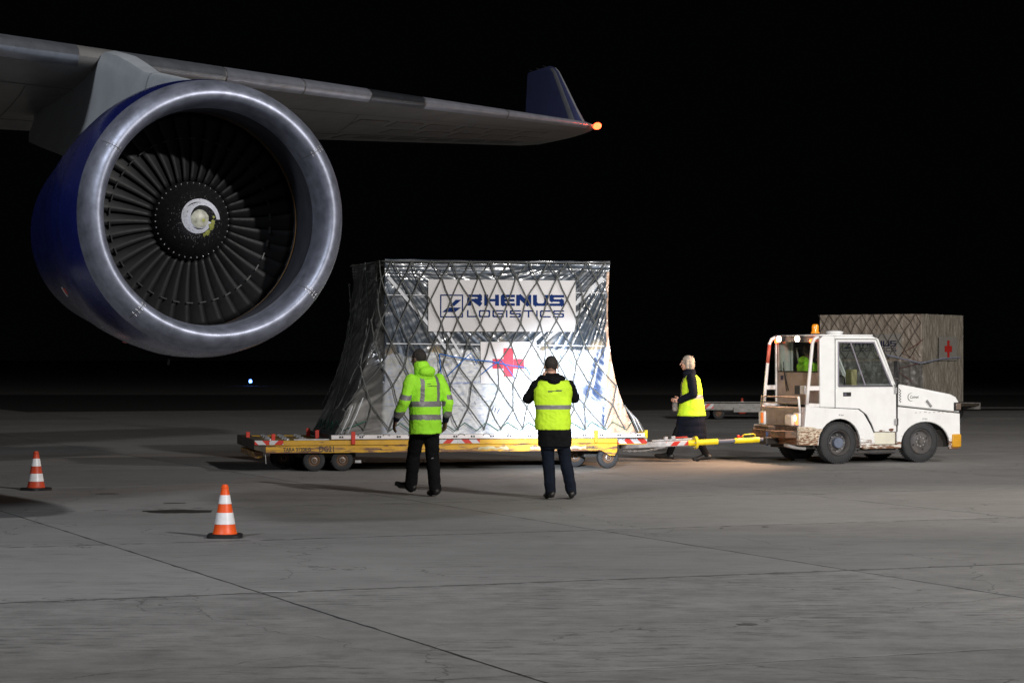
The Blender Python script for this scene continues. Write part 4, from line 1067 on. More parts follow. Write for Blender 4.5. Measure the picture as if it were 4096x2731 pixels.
b.add(vs_, [(2*i, 2*i+1, 2*i+3, 2*i+2) for i in range(23)]); b.build('crescent_mark', m_ink, tug)
lettering('4 bar', .03, -.02, .765, 0, m_ink, tug, sx=1.1); lettering('6 bar', .03, 1.54, .69, 0, m_ink, tug, sx=1.1)
# hood latch, headlamp, bumper
MB().tube([(1.61, -.014, 1.0), (1.70, -.014, .90)], .020, 10).build('hood_latch', m_steel, tug, smooth='auto')
hl = MB().box((2.135, -.012, .825), (2.262, .10, .965)).build('headlamp', m_blk, tug, bevel=.01)
MB().box((2.17, -.016, .845), (2.268, .08, .95)).build('headlamp_lens', M('lamp_lens', (.16, .12, .10), .15, coat=1), hl, bevel=.006)
MB().box((2.10, -.02, .235), (2.275, .12, .45)).build('front_bumper', m_orange, tug, bevel=.02)
MB().box((2.20, .125, .24), (2.30, W_, .42)).build('bumper_beam', m_orange, tug, bevel=.02)
MB().box((2.30, .10, .26), (2.35, .18, .37)).build('tow_hook', m_orange, tug, bevel=.01)
MB().tube([(1.035, -.05, 1.46), (1.0, -.0, 1.46)], .008, 6).build('mirror_arm', m_blk, tug)
MB().cbox((.99, -.10, 1.50), (.03, .12, .27)).build('wing_mirror', m_blk, tug, bevel=.012); MB().cbox((1.05, -.05, 1.30), (.03, .06, .08)).build('lower_mirror', m_blk, tug, bevel=.008)
# rear roll bars, lamps
m_chevt = M('bar_white_paint', (.72, .70, .69), .4)
for wy in (.035, W_-.035):
    path = [(-.575, wy, .945), (-.555, wy, 1.2), (-.50, wy, 1.70), (-.475, wy, 1.92), (-.44, wy, 1.985), (-.37, wy, 2.02)]
    rb = MB().tube(path, .028, 10).build('roll_bar', m_chevt, tug, smooth=True)
    if wy > 1: MB().tube([(-.512, wy, 1.60), (-.477, wy, 1.90)], .0295, 10).build('bar_marking', M('faded_red_band', (.55, .12, .08), .5), rb, smooth=True)
    MB().prism([(-.565, 1.17), (-.36, 1.17), (-.36, 1.24), (-.56, 1.24)], wy-.02, wy+.02).build('roll_bar_brace', m_chevt, rb)
    MB().prism([(-.60, .92), (-.36, .905), (-.36, .96), (-.59, .97)], wy-.02, wy+.02).build('roll_bar_foot', m_chevt, rb)
m_lampw = M('lit_work_lamp', (1, .8, .6), .3, emit=30, ecol=(1, .74, .50), var=0)
m_lampr = M('lit_red_marker', (1, .1, .03), .3, emit=7, ecol=(1, .10, .02), var=0); m_lampo = M('amber_lens', (.65, .22, .01), .25, coat=.6, emit=.35, ecol=(1, .35, .02), var=0)
for wy in (.56, 1.16):
    wl_ = MB().box((-.44, wy-.065, 1.945), (-.37, wy+.065, 2.04)).build('work_lamp', m_blk, tug, bevel=.01)
    MB().ell((-.45, wy, 1.99), (.03, .062, .048), 18, 10).build('lamp_lens', m_lampw, wl_, smooth=True)
    l = bpy.data.lights.new('work_light', 'SPOT'); l.energy = 300; l.color = (1, .60, .36); l.spot_size = R(105); l.spot_blend = .6; l.shadow_soft_size = .06
    o = bpy.data.objects.new('work_light', l); COL.objects.link(o); o.parent = tug; o.location = (-.50, wy, 1.97); o.rotation_euler = (0, R(50), 0)
for wy in (.20, 1.33):
    mk_ = MB().ell((-.40, wy, 1.955), (.03, .045, .035), 14, 8).build('marker_lamp', m_lampr, tug, smooth=True)
bc = MB().lathe([(0, .07), (.02, .07), (.025, .055), (.12, .055), (.145, .04), (.15, .001)], 20, 'z').build('beacon', m_lampo, tug, smooth='auto'); bc.location = (-.27, .30, 2.075)
MB().lathe([(-.03, .001), (-.03, .06), (0, .07)], 20, 'z').build('beacon_base', m_blk, bc, smooth='auto')
dm = MB().lathe([(0, .001), (0, .12), (.035, .145), (.05, .14), (.066, .10), (.072, .001)], 32, 'z').build('roof_vent_dome', m_whitec, tug, smooth='auto'); dm.location = (.20, .50, 2.058)
# rear body: deck, tail lamps, weights, rail
MB().box((-.66, .05, .60), (-.36, W_-.05, .90)).build('rear_locker', m_rustwhite, tug, bevel=.012)
MB().box((-.745, .052, .31), (-.62, W_-.05, .598)).build('rear_panel', m_rustblock, tug, bevel=.01)
for (a, c, z0, z1) in ((-.95, .30, .42, .53), (-.92, .98, .42, .54), (-.88, .98, .545, .60)):
    MB().box((a, c-.24, z0), (-.745, c+.24, z1)).build('ballast_block', m_rustblock, tug, bevel=.01)
for wy in (.17, 1.30):
    hs = MB().box((-.70, wy-.10, .60), (-.655, wy+.10, .82)).build('tail_lamp', m_whitec, tug, bevel=.02)
    MB().box((-.715, wy-.075, .63), (-.70, wy+.0, .80)).build('tail_lens', M('tail_lens_red', (.7, .06, .02), .25, emit=3.5, ecol=(1, .20, .05), var=0) if wy < 1 else M('tail_lens_dim', (.6, .10, .03), .25, emit=.5, ecol=(1, .3, .05), var=0), hs, bevel=.012)
    if wy < 1:
        MB().ell((-.72, wy-.01, .73), (.012, .03, .05), 10, 6).build('lit_bulb', M('lit_bulb', (1, .6, .4), .3, emit=9, ecol=(1, .6, .4), var=0), hs, smooth=True)
        MB().box((-.74, wy+.05, .60), (-.66, wy+.32, .79)).build('lit_panel', M('lit_cover_plate', (.75, .68, .6), .4), hs, bevel=.04)
for z in (.97, 1.06):
    MB().tube([(-.67, .10, z-.12), (-.67, .12, z), (-.67, W_-.12, z), (-.67, W_-.10, z-.12)], .014, 8).build('guard_rail', m_rustwhite, tug, smooth=True)
MB().tube([(-.67, .09, .80), (-.69, .09, 1.0), (-.68, .12, 1.07)], .02, 8).build('guard_rail_post', m_whitec, tug, smooth=True)
MB().box((-.352, .62, 1.10), (-.347, .82, 1.24)).build('dark_plate', M('navy_plate', (.02, .025, .05), .5), tug)
MB().box((-.375, .46, 1.10), (-.346, .615, 1.24)).build('lamp_housing', m_whitec, tug, bevel=.01)
MB().box((-.352, 1.20, 1.33), (-.347, 1.28, 1.40)).build('small_label', MATS['navy_plate'], tug)
MB().tube([(-.37, 1.05, 1.15), (-.375, 1.12, 1.5), (-.37, 1.15, 1.62)], .008, 6).build('wiper', m_blk, tug); MB().tube([(-.375, .98, 1.16), (-.38, 1.14, 1.52)], .012, 6).build('wiper_arm', m_blk, tug)
cp = MB().box((-.98, .64, .30), (-.745, .86, .42)).build('tow_coupling', m_dark, tug, bevel=.02); MB().tube([(-.90, .75, .28), (-.90, .75, .50)], .022, 10).build('coupling_pin', M('blue_steel', (.06, .09, .2), .4, metal=.5), cp)
MB().tube([(-.80, .35, .30), (-.72, .18, .27), (-.55, .12, .25)], .03, 8).build('striped_hose', M('pale_hose', (.4, .4, .4), .5), tug, smooth=True)
MB().tube([(.42, .15, .19), (.75, .12, .19), (1.08, .10, .185)], [.035, .05, .035], 12).build('exhaust_pipe', m_rim, tug, smooth='auto'); MB().tube([(.34, .18, .26), (.38, .16, .18), (.44, .15, .17)], .03, 10).build('exhaust_bend', m_rim, tug, smooth=True)
# tug wheels
def twheel(front_):
    rad = .334; t = tyre(rad, .19, .20, 56, True).build('wheel', m_rubber, tug, smooth='auto')
    if not front_:
        MB().lathe([(-.085, .205), (-.10, .195), (-.07, .175), (.0, .165), (.02, .12), (.0, .115), (-.02, .002)], 36, 'y').build('rim', m_rim, t, smooth='auto')
        MB().lathe([(-.02, .085), (-.085, .085), (-.092, .078), (-.092, .002)], 28, 'y').build('hub', m_hubblue, t, smooth='auto')
    else:
        MB().lathe([(-.085, .205), (-.10, .195), (-.08, .18), (-.055, .165), (-.06, .10), (-.068, .09), (-.068, .04), (-.09, .036), (-.09, .002)], 36, 'y').build('rim', m_rim, t, smooth='auto')
    for k in range(8):
        a = k*math.pi/4; r_ = .075 if front_ else .13
        MB().tube([(r_*math.cos(a), -.02 if not front_ else -.066, r_*math.sin(a)), (r_*math.cos(a), -.03 if not front_ else -.08, r_*math.sin(a))], .010, 6).build('wheel_nut', m_steel, t)
        if front_ and k % 2 == 0: MB().tube([(.135*math.cos(a+.4), -.06, .135*math.sin(a+.4)), (.135*math.cos(a+.4), -.0605, .135*math.sin(a+.4))], .018, 10).build('rim_hole', m_blk, t)
    for k in range(56):
        a = 2*math.pi*k/56
        pass
    # shoulder tread lugs
    b = MB()
    for k in range(48):
        a = 2*math.pi*k/48
        for y in (-.094, .082):
            c = Vector((math.cos(a), 0, math.sin(a))); s_ = Vector((-math.sin(a), 0, math.cos(a)))
            p_ = [c*(rad-.028)-s_*.011, c*(rad-.028)+s_*.011, c*(rad+.0005)+s_*.011, c*(rad+.0005)-s_*.011]
            b.add([(q.x, y, q.z) for q in p_] + [(q.x, y+.012, q.z) for q in p_], [(0,1,2,3),(7,6,5,4),(0,4,5,1),(1,5,6,2),(2,6,7,3),(3,7,4,0)])
    b.build('tread_lugs', m_rubber, t, kind='stuff')
    return t
wr0 = twheel(False); wr0.location = (0, .115, .334); wf0 = twheel(True); wf0.location = (1.525, .115, .334)
dup(wr0, tug, loc=(0, W_-.12, .334), rot=(0, 0, math.pi)); dup(wf0, tug, loc=(1.525, W_-.12, .334), rot=(0, 0, math.pi))

# ------------------------------------------------------------------ background dollies and load
m_bw = M('grubby_white_paint', (.26, .25, .235), .6, var=.35, vscale=8)
def bgdolly(loc, rz, L, label):
    t = thing('cargo_dolly', label, 'cargo dolly', loc, rz)
    MB().box((0, 0, .26), (L, .08, .44)).build('side_rail', m_bw, t, bevel=.006); MB().box((0, 2.5, .26), (L, 2.6, .44)).build('side_rail', m_bw, t)
    MB().box((0, .08, .36), (L, 2.5, .42)).build('deck', m_brown, t)
    MB().box((.15, -.008, .30), (.75, -.002, .43)).build('chevron_plate', m_chev, t); MB().box((L-.95, -.008, .30), (L-.1, -.002, .43)).build('chevron_plate', m_chev2, t)
    for x in (.5, .9, L-.6):
        for y in (.15, 2.4):
            w_ = tyre(.165, .11, .085, 24).build('wheel', m_rubber, t, smooth='auto'); w_.location = (x, y, .165); MB().lathe(rimprof(.088, .11, .03), 20, 'y').build('rim', m_rimrust, w_)
    for x in (.3, L-.45, L-.9): MB().box((x, 1.2, .42), (x+.16, 1.4, .56)).build('pallet_lock', m_bw, t, bevel=.01)
    MB().box((L*.35, -.06, .20), (L*.75, -.0, .34)).build('tool_box', m_bw, t, bevel=.01)
    MB().tube([(.6, .2, .165), (.6, 2.4, .165)], .03, 8).build('axle', m_dark, t)
    return t
bgdolly((4.75, 66.0, 0), 0, 3.7, 'empty grubby white cargo dolly far behind the walking woman')
BR = R(-32)
d_b = bgdolly((8.05, 67.3, 0), BR, 4.25, 'white cargo dolly carrying the netted load behind the tow tractor')
bl = thing('netted_cargo_load', 'straw coloured netted cargo load with banner and red cross behind tow tractor', 'cargo load', (11.2, 66.0, .44), BR)
LB, WB, HB = 3.05, 3.0, 2.44      # local: x from -LB..0, y 0..WB
gs2 = [(-LB + LB*i/110, 0) for i in range(111)] + [(0, WB*(i+1)/90) for i in range(90)] + [(-LB*.5, WB), (-LB, WB), (-LB, WB/2)]
vs_ = []; cols = []; NH = 80
for i in range(NH+1):
    z = HB*i/NH
    for (x, y) in gs2:
        fib = N3(x*16+y*16, z*2.2, 1); f2 = N3(x*3+9, z*3+y*3, 5); d_ = .018*fib + .03*f2 + .02*N3(x*8, z*8+y*8, 2)
        if i == NH: d_ = 0
        px_, py_ = x, y
        if y == 0 and x > -LB: py_ = -d_
        elif x == 0 and y < WB: px_ = d_ + (0.03*N3(y*2, z*2) if y < WB-.1 else 0)
        vs_.append((px_, py_, z + (.012*N3(x*5, y*5) if i == NH else 0)))
        k = .5+.5*fib
        if y == 0:
            c = Vector((.29, .24, .19)).lerp(Vector((.44, .38, .32)), k)
            if z < 1.15: c = Vector((.16, .15, .14)).lerp(Vector((.36, .35, .34)), max(0, N3(x*9, z*9, 7))*1.8)
        else: c = Vector((.22, .20, .165)).lerp(Vector((.46, .43, .37)), k*k*1.3)
        cols.append(c)
n = len(gs2); fs = [(i*n+k, i*n+(k+1) % n, (i+1)*n+(k+1) % n, (i+1)*n+k) for i in range(NH) for k in range(n)] + [tuple(NH*n+k for k in range(n))]
me = bpy.data.meshes.new('load_cover'); me.from_pydata(vs_, [], fs); me.materials.append(m_bgload)
c_ = me.color_attributes.new('Col', 'FLOAT_COLOR', 'POINT'); c_.data.foreach_set('color', [x for c in cols for x in (*c, 1)]); me.shade_smooth(); me.set_sharp_from_angle(angle=R(60))
lc = bpy.data.objects.new('load_cover', me); COL.objects.link(lc); lc.parent = bl
c32, s32 = math.cos(BR), math.sin(BR)
def bgf(px, py):      # pixel -> (x,z) on the front face of the background load
    k = (px-2048)/F; t = (11.2 - k*66)/(k*(s32)*-1*-1 - c32) ; # x local: world = 11.2+x c, 66 + x s
    x = (k*66-11.2)/(c32-k*s32); Y = 66+x*s32; return x, HC+(1430-py)/F*Y-.44
def bgs(px, py):      # side face x=0: world = 11.2 - y s, 66 + y c
    k = (px-2048)/F; y = (k*66-11.2)/(-s32-k*c32); Y = 66+y*c32; return y, HC+(1430-py)/F*Y-.44
m_bsheet = M('grubby_banner_paper', (.30, .285, .26), .6, var=.08); m_blogo = M('dark_logo_ink', (.012, .018, .055), .6)
x0, z1_ = bgf(3354, 1336); x1, z0_ = bgf(3610, 1432)
bb = MB().add([(x0, -.055, z0_), (x1, -.055, z0_), (x1, -.055, z1_), (x0, -.055, z1_)], [(0, 1, 2, 3)]).build('logo_banner', m_bsheet, bl)
mpb = lambda p, i: (p.x, -.060-.0004*(i % 12), p.y)
xa, za = bgf(3422, 1363); xb, zb_ = bgf(3589, 1385); b = MB(); word('RHENUS', xa, xb, zb_, za, (.030, .046), mpb, b); b.build('banner_lettering', m_blogo, bb)
xa, za = bgf(3422, 1391); xb, zb_ = bgf(3589, 1406); b = MB(); word('LOGISTICS', xa, xb, zb_, za, .018, mpb, b, gap=1.5); b.build('banner_lettering', m_blogo, bb)
xa, za = bgf(3373, 1363); xb, zb_ = bgf(3413, 1405); b = MB(); logo(b, xa, xb, zb_, za, mpb); b.build('banner_emblem', m_blogo, bb)
ya, za = bgs(3748, 1347); yb, zb_ = bgs(3822, 1441)
cs2 = MB().add([(.055, ya, zb_), (.055, yb, zb_), (.055, yb, za), (.055, ya, za)], [(0, 1, 2, 3)]).build('cross_sheet', m_bsheet, bl)
yc = (ya+yb)/2; zc = HC+(1430-1395)/F*67.2-.44; a_ = .085; l_ = .235; b = MB()
for (y0, y1, za, zb_) in ((yc-a_*1.0, yc+a_*1.0, zc-l_, zc+l_), (yc-l_*1.15, yc-a_, zc-a_, zc+a_), (yc+a_, yc+l_*1.15, zc-a_, zc+a_)):
    b.add([(.062, y0, za), (.062, y1, za), (.062, y1, zb_), (.062, y0, zb_)], [(0, 1, 2, 3)])
b.build('red_cross', m_crossd, cs2)
bn = thing('cargo_net', 'dark net hanging over the upper half of the straw coloured load', 'cargo net', (11.2, 66.0, .44), BR)
m_bnet = M('faded_net', (.085, .075, .065), .85)
for fam in (1, -1):
    for i0 in range(-8, 16):
        pts = []
        for j in range(6):
            x = -LB + (i0*.32 + fam*j*.16); 
            if x < -LB-.02 or x > .02:
                if len(pts) > 1: break
                pts = []; continue
            z = HB - j*.24; random.seed(i0*0+j*31+round(x*100)); pts.append((x+random.uniform(-.03, .03), -.075, z+random.uniform(-.03, .02)))
        if len(pts) > 1: MB().tube(pts, .010, 4).build('net_strand', m_bnet, bn, smooth=True)
MB().tube([(0.05, -.05, 1.75), (-.10, -.09, 1.62), (-.55, -.09, 1.38), (.02, -.09, 1.12), (-.75, -.09, .92), (-.3, -.09, .62), (-.6, -.09, .4)], .012, 5).build('red_lashing', M('dull_red_rope', (.16, .04, .03), .8), bn)
MB().tube([(-1.0, -.085, 1.32), (0, -.09, 1.10), (.07, .05, 1.12), (.075, 1.2, 1.22), (.075, 2.6, 1.26)], .02, 5).build('pale_lashing', M('pale_rope', (.30, .32, .42), .7), bn)

# ------------------------------------------------------------------ traffic cones
def cone(loc, rz, label, mo, sc=1):
    t = thing('traffic_cone', label, 'traffic cone', loc, rz, 'traffic cones on the apron')
    b = MB(); pts = []
    for k in range(32):
        a = 2*math.pi*k/32; c, s = math.cos(a), math.sin(a); q = .165/max(abs(c), abs(s)); q = min(q, .20); pts.append((q*c, q*s))
    b.add([(x, y, .0) for x, y in pts] + [(x, y, .028) for x, y in pts] + [(x*.93, y*.93, .036) for x, y in pts],
          [tuple(reversed(range(32))), tuple(64+k for k in range(32))] + [(k, (k+1) % 32, 32+(k+1) % 32, 32+k) for k in range(32)] + [(32+k, 32+(k+1) % 32, 64+(k+1) % 32, 64+k) for k in range(32)])
    b.build('cone_base', m_blk, t, smooth='auto')
    H0, R0, R1 = .036, .112, .028
    rr = lambda z: R0 + (R1-R0)*(z-H0)/(.5-H0)
    MB().lathe([(.036, .118), (.045, R0)] + [(z, rr(z)) for z in (.1, .2, .3, .4, .455)] + [(.458, .036), (.475, .037), (.478, .030), (.497, .028), (.498, .022), (.45, .02)], 32, 'z').build('cone_body', mo, t, smooth='auto')
    for (z0, z1) in ((.128, .236), (.318, .400)) if sc == 1 else ((.115, .215), (.308, .405)):
        MB().lathe([(z0, rr(z0)+.002), (z1, rr(z1)+.002)], 32, 'z').build('reflective_band', m_band, t, smooth=True)
    return t
cone((-2.70, 22.75, 0), R(4), 'bright orange and white striped traffic cone in the foreground', m_cone)
cone((-6.07, 30.85, 0), R(50), 'duller red and white traffic cone farther back at left edge', m_conedull, 2)
cone((6.9, 72.5, -.02), 0, 'tiny distant traffic cone behind the empty white dolly', m_conedull)
# blue taxiway light far off
tl = thing('taxiway_light', 'small lit blue taxiway light far off beyond the cargo', 'light', (-15.9, 147, -.03))
MB().tube([(0, 0, 0), (0, 0, .20)], .05, 10).build('light_post', m_dark, tl); MB().ell((0, 0, .28), (.10, .10, .12), 12, 8).build('light_lens', M('lit_blue_lens', (.3, .5, 1), .3, emit=12, ecol=(.08, .22, 1), var=0), tl, smooth=True)

# ------------------------------------------------------------------ people
def remesh(b, name, mats, parent, voxel=.010, smooth=4, fold=0, fs=9, fac=None, seed=0):
    me = bpy.data.meshes.new('tmp'); me.from_pydata(b.v, [], b.f); bm = bmesh.new(); bm.from_mesh(me); bmesh.ops.recalc_face_normals(bm, faces=bm.faces); bm.to_mesh(me); bm.free()
    o = bpy.data.objects.new('tmp', me); COL.objects.link(o)
    m = o.modifiers.new('r', 'REMESH'); m.mode = 'VOXEL'; m.voxel_size = voxel
    if smooth: m2 = o.modifiers.new('s', 'SMOOTH'); m2.iterations = smooth; m2.factor = .5
    dg = bpy.context.evaluated_depsgraph_get(); out = bpy.data.meshes.new_from_object(o.evaluated_get(dg)); bpy.data.objects.remove(o); bpy.data.meshes.remove(me)
    out.name = name
    if not isinstance(mats, (list, tuple)): mats = [mats]
    out.materials.clear()
    for q in mats: out.materials.append(q)
    if fac:
        out.polygons.foreach_set('material_index', [fac(p.center) for p in out.polygons])
    if fold:
        nrm = [v.normal.copy() for v in out.vertices]
        for v, nv in zip(out.vertices, nrm):
            c = v.co; w_ = noise.noise(Vector((c.x*fs*.6, c.y*fs*.6, c.z*fs*1.3+seed))) ; w2 = noise.noise(Vector((c.x*fs*2+c.z*fs, c.y*fs*2, c.z*fs*2.4+seed)))
            v.co = c + nv*(w_*fold + (1-abs(w2)*2)*fold*.45)
    out.shade_smooth(); ob = bpy.data.objects.new(name, out); COL.objects.link(ob)
    if parent: ob.parent = parent
    return ob
def hand(b, w_, d, n_, side, curl=.5, k=1.0):
    """palm from wrist w_ along d, palm faces n_, thumb towards side"""
    w_, d, n_ = Vector(w_), Vector(d).normalized(), Vector(n_).normalized(); s = Vector(side).normalized()
    for i, q in enumerate((.030, .010, -.010, -.029)):
        L = (.095, .098, .094, .086)[i]*k; kn = w_ + d*L + s*q*k; b.cap(w_ + s*q*.6 + d*.01, .014, kn, .0115)
        l1 = (.040, .045, .042, .033)[i]*k; a1 = curl*.6; p1 = kn + (d*math.cos(a1)+n_*math.sin(a1))*l1; b.cap(kn, .0095, p1, .0088)
        a2 = curl*1.5; p2 = p1 + (d*math.cos(a2)+n_*math.sin(a2))*l1*.75; b.cap(p1, .0088, p2, .0078); a3 = curl*2.1; p3 = p2 + (d*math.cos(a3)+n_*math.sin(a3))*l1*.55; b.cap(p2, .0078, p3, .0068)
    t0 = w_ + d*.025 + s*.028; t1 = t0 + (d*.6+s*.7+n_*.2).normalized()*.042; t2 = t1 + (d*.9+s*.2+n_*.3).normalized()*.032; b.cap(t0, .015, t1, .011); b.cap(t1, .0105, t2, .0085)
def headprims(b, c, yaw, tilt=0, female=False):
    c = Vector(c); Rm = Matrix.Rotation(yaw, 3, 'Z') @ Matrix.Rotation(tilt, 3, 'X')
    parts = MB(); k = .96 if female else 1
    parts.ell((0, -.012, .02), (.074*k, .095*k, .095*k), 18, 12); parts.ell((0, .025, -.045), (.055*k, .062*k, .072*k), 14, 10); parts.ell((0, .055, -.088), (.028, .028, .025), 10, 7)  # skull, jaw, chin
    parts.cap((0, .085, .015), .009, (0, .108, -.022), .014); parts.ell((0, .088, -.055), (.024, .012, .010), 8, 6); parts.ell((0, .082, .035), (.045, .016, .010), 10, 6)
    for s in (-1, 1):
        parts.ell((s*.076*k, -.008, -.01), (.010, .020, .032), 8, 8); parts.ell((s*.032, .066, -.022), (.020, .018, .02), 8, 6)
    b.add([c + Rm @ Vector(v) for v in parts.v], parts.f); return Rm
def eyes(c, Rm, parent):
    for s in (-1, 1):
        p = Vector(c) + Rm @ Vector((s*.030, .080, .012)); MB().ell(p, (.011, .011, .009), 8, 6).build('eye', M('eye_white', (.5, .48, .45), .2), parent, smooth=True)
        p = Vector(c) + Rm @ Vector((s*.030, .0895, .012)); MB().ell(p, (.005, .003, .005), 8, 6).build('iris', M('iris_dark', (.03, .02, .015), .2), parent, smooth=True)
def limb(b, pts, rs):
    for i in range(len(pts)-1): b.cap(pts[i], rs[i], pts[i+1], rs[i+1], 14)
def person(label, loc, rz, J_, skin):
    """bare body mesh = top-level object"""
    b = MB(); Rm = headprims(b, J_['head'], J_.get('yaw', 0), J_.get('tilt', 0), J_.get('female', False))
    hd = Vector(J_['head']); nk = Vector(J_['neck']); b.cap(nk - Vector((0, 0, .04)), .062, hd - Vector((0, .01, .06)), .052, 14)
    pz, cz = J_['pelvis'], J_['chest']
    b.loft([(pz[0], pz[1], pz[2]-.10, .13, .09), (pz[0], pz[1], pz[2], .16, .105), (pz[0]*.5+cz[0]*.5, pz[1]*.5+cz[1]*.5, (pz[2]+cz[2])/2, .135, .095), (cz[0], cz[1], cz[2], .165, .11), (cz[0], cz[1], cz[2]+.10, .17, .095), (nk[0], nk[1], nk[2]-.02, .07, .06)])
    for s in ('L', 'R'):
        limb(b, [J_['sh'+s], J_['el'+s], J_['wr'+s]], [.052, .040, .027]); limb(b, [J_['hp'+s], J_['kn'+s], J_['an'+s]], [.082, .056, .038])
        limb(b, [J_['an'+s], J_['to'+s]], [.036, .025])
        hd_ = J_['hand'+s]; hand(b, J_['wr'+s], *hd_)
    o = remesh(b, 'person', skin, None, .0065, 3); o.location = loc; o.rotation_euler = (0, 0, rz); o['label'] = label; o['category'] = 'person'
    eyes(J_['head'], Rm, o); return o, Rm
def sleeves(b, J_, s, r_, to=1.0):
    sh, el, wr_ = (Vector(J_[k+s]) for k in ('sh', 'el', 'wr')); wr_ = el.lerp(wr_, to); limb(b, [sh, el, wr_], r_)
def shoe(J_, s, mat, parent, k=1.0):
    an, to = Vector(J_['an'+s]), Vector(J_['to'+s]); d = (to-an); d.z = 0; d.normalize(); b = MB(); heel = an - d*.055 - Vector((0, 0, .045)); rm = (to - an)
    slope = (to - Vector((an.x, an.y, an.z-.06)) ); t2 = to + slope.normalized()*.055
    b.cap(an - Vector((0, 0, .0)), .046*k, heel + Vector((0, 0, .018)), .040*k); b.cap(heel+Vector((0, 0, .012)), .038*k, t2, .032*k); b.cap(an, .046*k, to, .038*k)
    remesh(b, 'shoe', mat, parent, .009, 3)
def hair(c, Rm, mat, parent, kind='short'):
    c = Vector(c); b = MB(); q = MB()
    if kind == 'short': q.ell((0, -.020, .030), (.079, .094, .094), 18, 12)
    else:
        q.ell((0, -.025, .032), (.086, .104, .098), 18, 12); q.ell((0, -.055, -.03), (.088, .075, .095), 16, 10); q.cap((.060, -.0, .04), .035, (.062, -.01, -.07), .030); q.cap((-.060, -.0, .04), .035, (-.062, -.01, -.07), .030)
    b.add([c + Rm @ Vector(v) for v in q.v], q.f); remesh(b, 'hair', mat, parent, .008, 2, fold=.004, fs=22)

# man 1: green jacket walking away to the left
J1 = dict(head=(-.06, .06, 1.672), neck=(-.03, .02, 1.50), pelvis=(0, 0, .92), chest=(-.01, .0, 1.28), yaw=R(18), tilt=R(-6),
  shL=(-.20, .0, 1.42), elL=(-.33, -.06, 1.15), wrL=(-.36, .08, .94), shR=(.19, -.01, 1.42), elR=(.27, -.10, 1.15), wrR=(.28, -.02, .92),
  handL=((-.1, .35, -.9), (.9, .1, 0), (.1, .9, .3), .5), handR=((.0, .25, -.95), (-.9, .1, 0), (-.1, .9, .2), .6),
  hpL=(-.08, 0, .90), knL=(-.055, .18, .50), anL=(-.05, .27, .125), toL=(-.10, .43, .12), hpR=(.085, 0, .90), knR=(.10, .0, .49), anR=(.08, -.10, .095), toR=(.12, .07, .035))
p1, Rm = person('man in bright green hooded hi-vis jacket walking left of the photographer', (-1.06, 29.5, 0), R(33), J1, m_skind)
hair(J1['head'], Rm, m_hairb, p1)
b = MB(); b.loft([(0, 0, .76, .205, .155), (0, -.005, .92, .20, .150), (-.005, -.005, 1.05, .195, .145), (-.01, 0, 1.22, .215, .15), (-.01, 0, 1.36, .225, .145), (-.015, .0, 1.45, .18, .115), (-.02, .01, 1.50, .10, .085)], 24)
sleeves(b, J1, 'L', [.078, .070, .058], .72); sleeves(b, J1, 'R', [.078, .068, .056], .62)
def jf(c):
    if .935 < c.z < .995 and abs(c.x) < .225 and c.x > -.24 or 1.095 < c.z < 1.16 and abs(c.x) < .215: return 1
    if c.x < -.235 and (1.185 < c.z - .25*(c.y+.06) < 1.245 or c.z < 1.035): return 1
    if c.x > .225 and (1.175 < c.z < 1.235 or c.z < 1.035): return 1
    if c.z >= 1.16 and c.y < -.02 and c.z < 1.47 and (abs(c.x+.105+ (1.47-c.z)*.05) < .026 or abs(c.x-.11-(1.47-c.z)*.02) < .026): return 1
    if abs(c.z-1.345) < .006 and c.y < -.08 and -.055 < c.x < .085 or abs(c.z-1.368) < .004 and c.y < -.08 and -.055 < c.x < 0: return 2
    return 0
jk = remesh(b, 'jacket', [m_vis, m_refl, m_ink], p1, .0085, 4, fold=.011, fs=7, fac=jf)
b = MB(); b.loft([(-.03, -.02, 1.43, .12, .11), (-.035, -.02, 1.50, .108, .110), (-.045, -.01, 1.56, .098, .105), (-.05, .0, 1.62, .085, .092), (-.05, .0, 1.645, .06, .07)], 20); b.ell((-.03, -.10, 1.52), (.11, .07, .07), 14, 8)
remesh(b, 'hood', m_vis, p1, .009, 4, fold=.009, fs=11)
b = MB(); 
for s in 'LR':
    el, wr_ = Vector(J1['el'+s]), Vector(J1['wr'+s]); b.cap(el.lerp(wr_, .62), .046, el.lerp(wr_, .98), .042)
remesh(b, 'sweater_cuff', m_navy, p1, .009, 2)
b = MB(); b.loft([(0, 0, .74, .165, .13), (0, 0, .86, .18, .135), (0, 0, .98, .17, .12)], 20)
for s in 'LR': limb(b, [J1['hp'+s], J1['kn'+s], tuple(Vector(J1['an'+s])+Vector((0, -.01, -.01)))], [.105, .082, .072])
remesh(b, 'trousers', m_blkcloth, p1, .010, 4, fold=.010, fs=10)
MB().tube([(.035, -.085, .462), (.13, -.078, .482)], .007, 6).build('trouser_reflector', m_refl, p1)
for s in 'LR': shoe(J1, s, m_shoe, p1, 1.05)

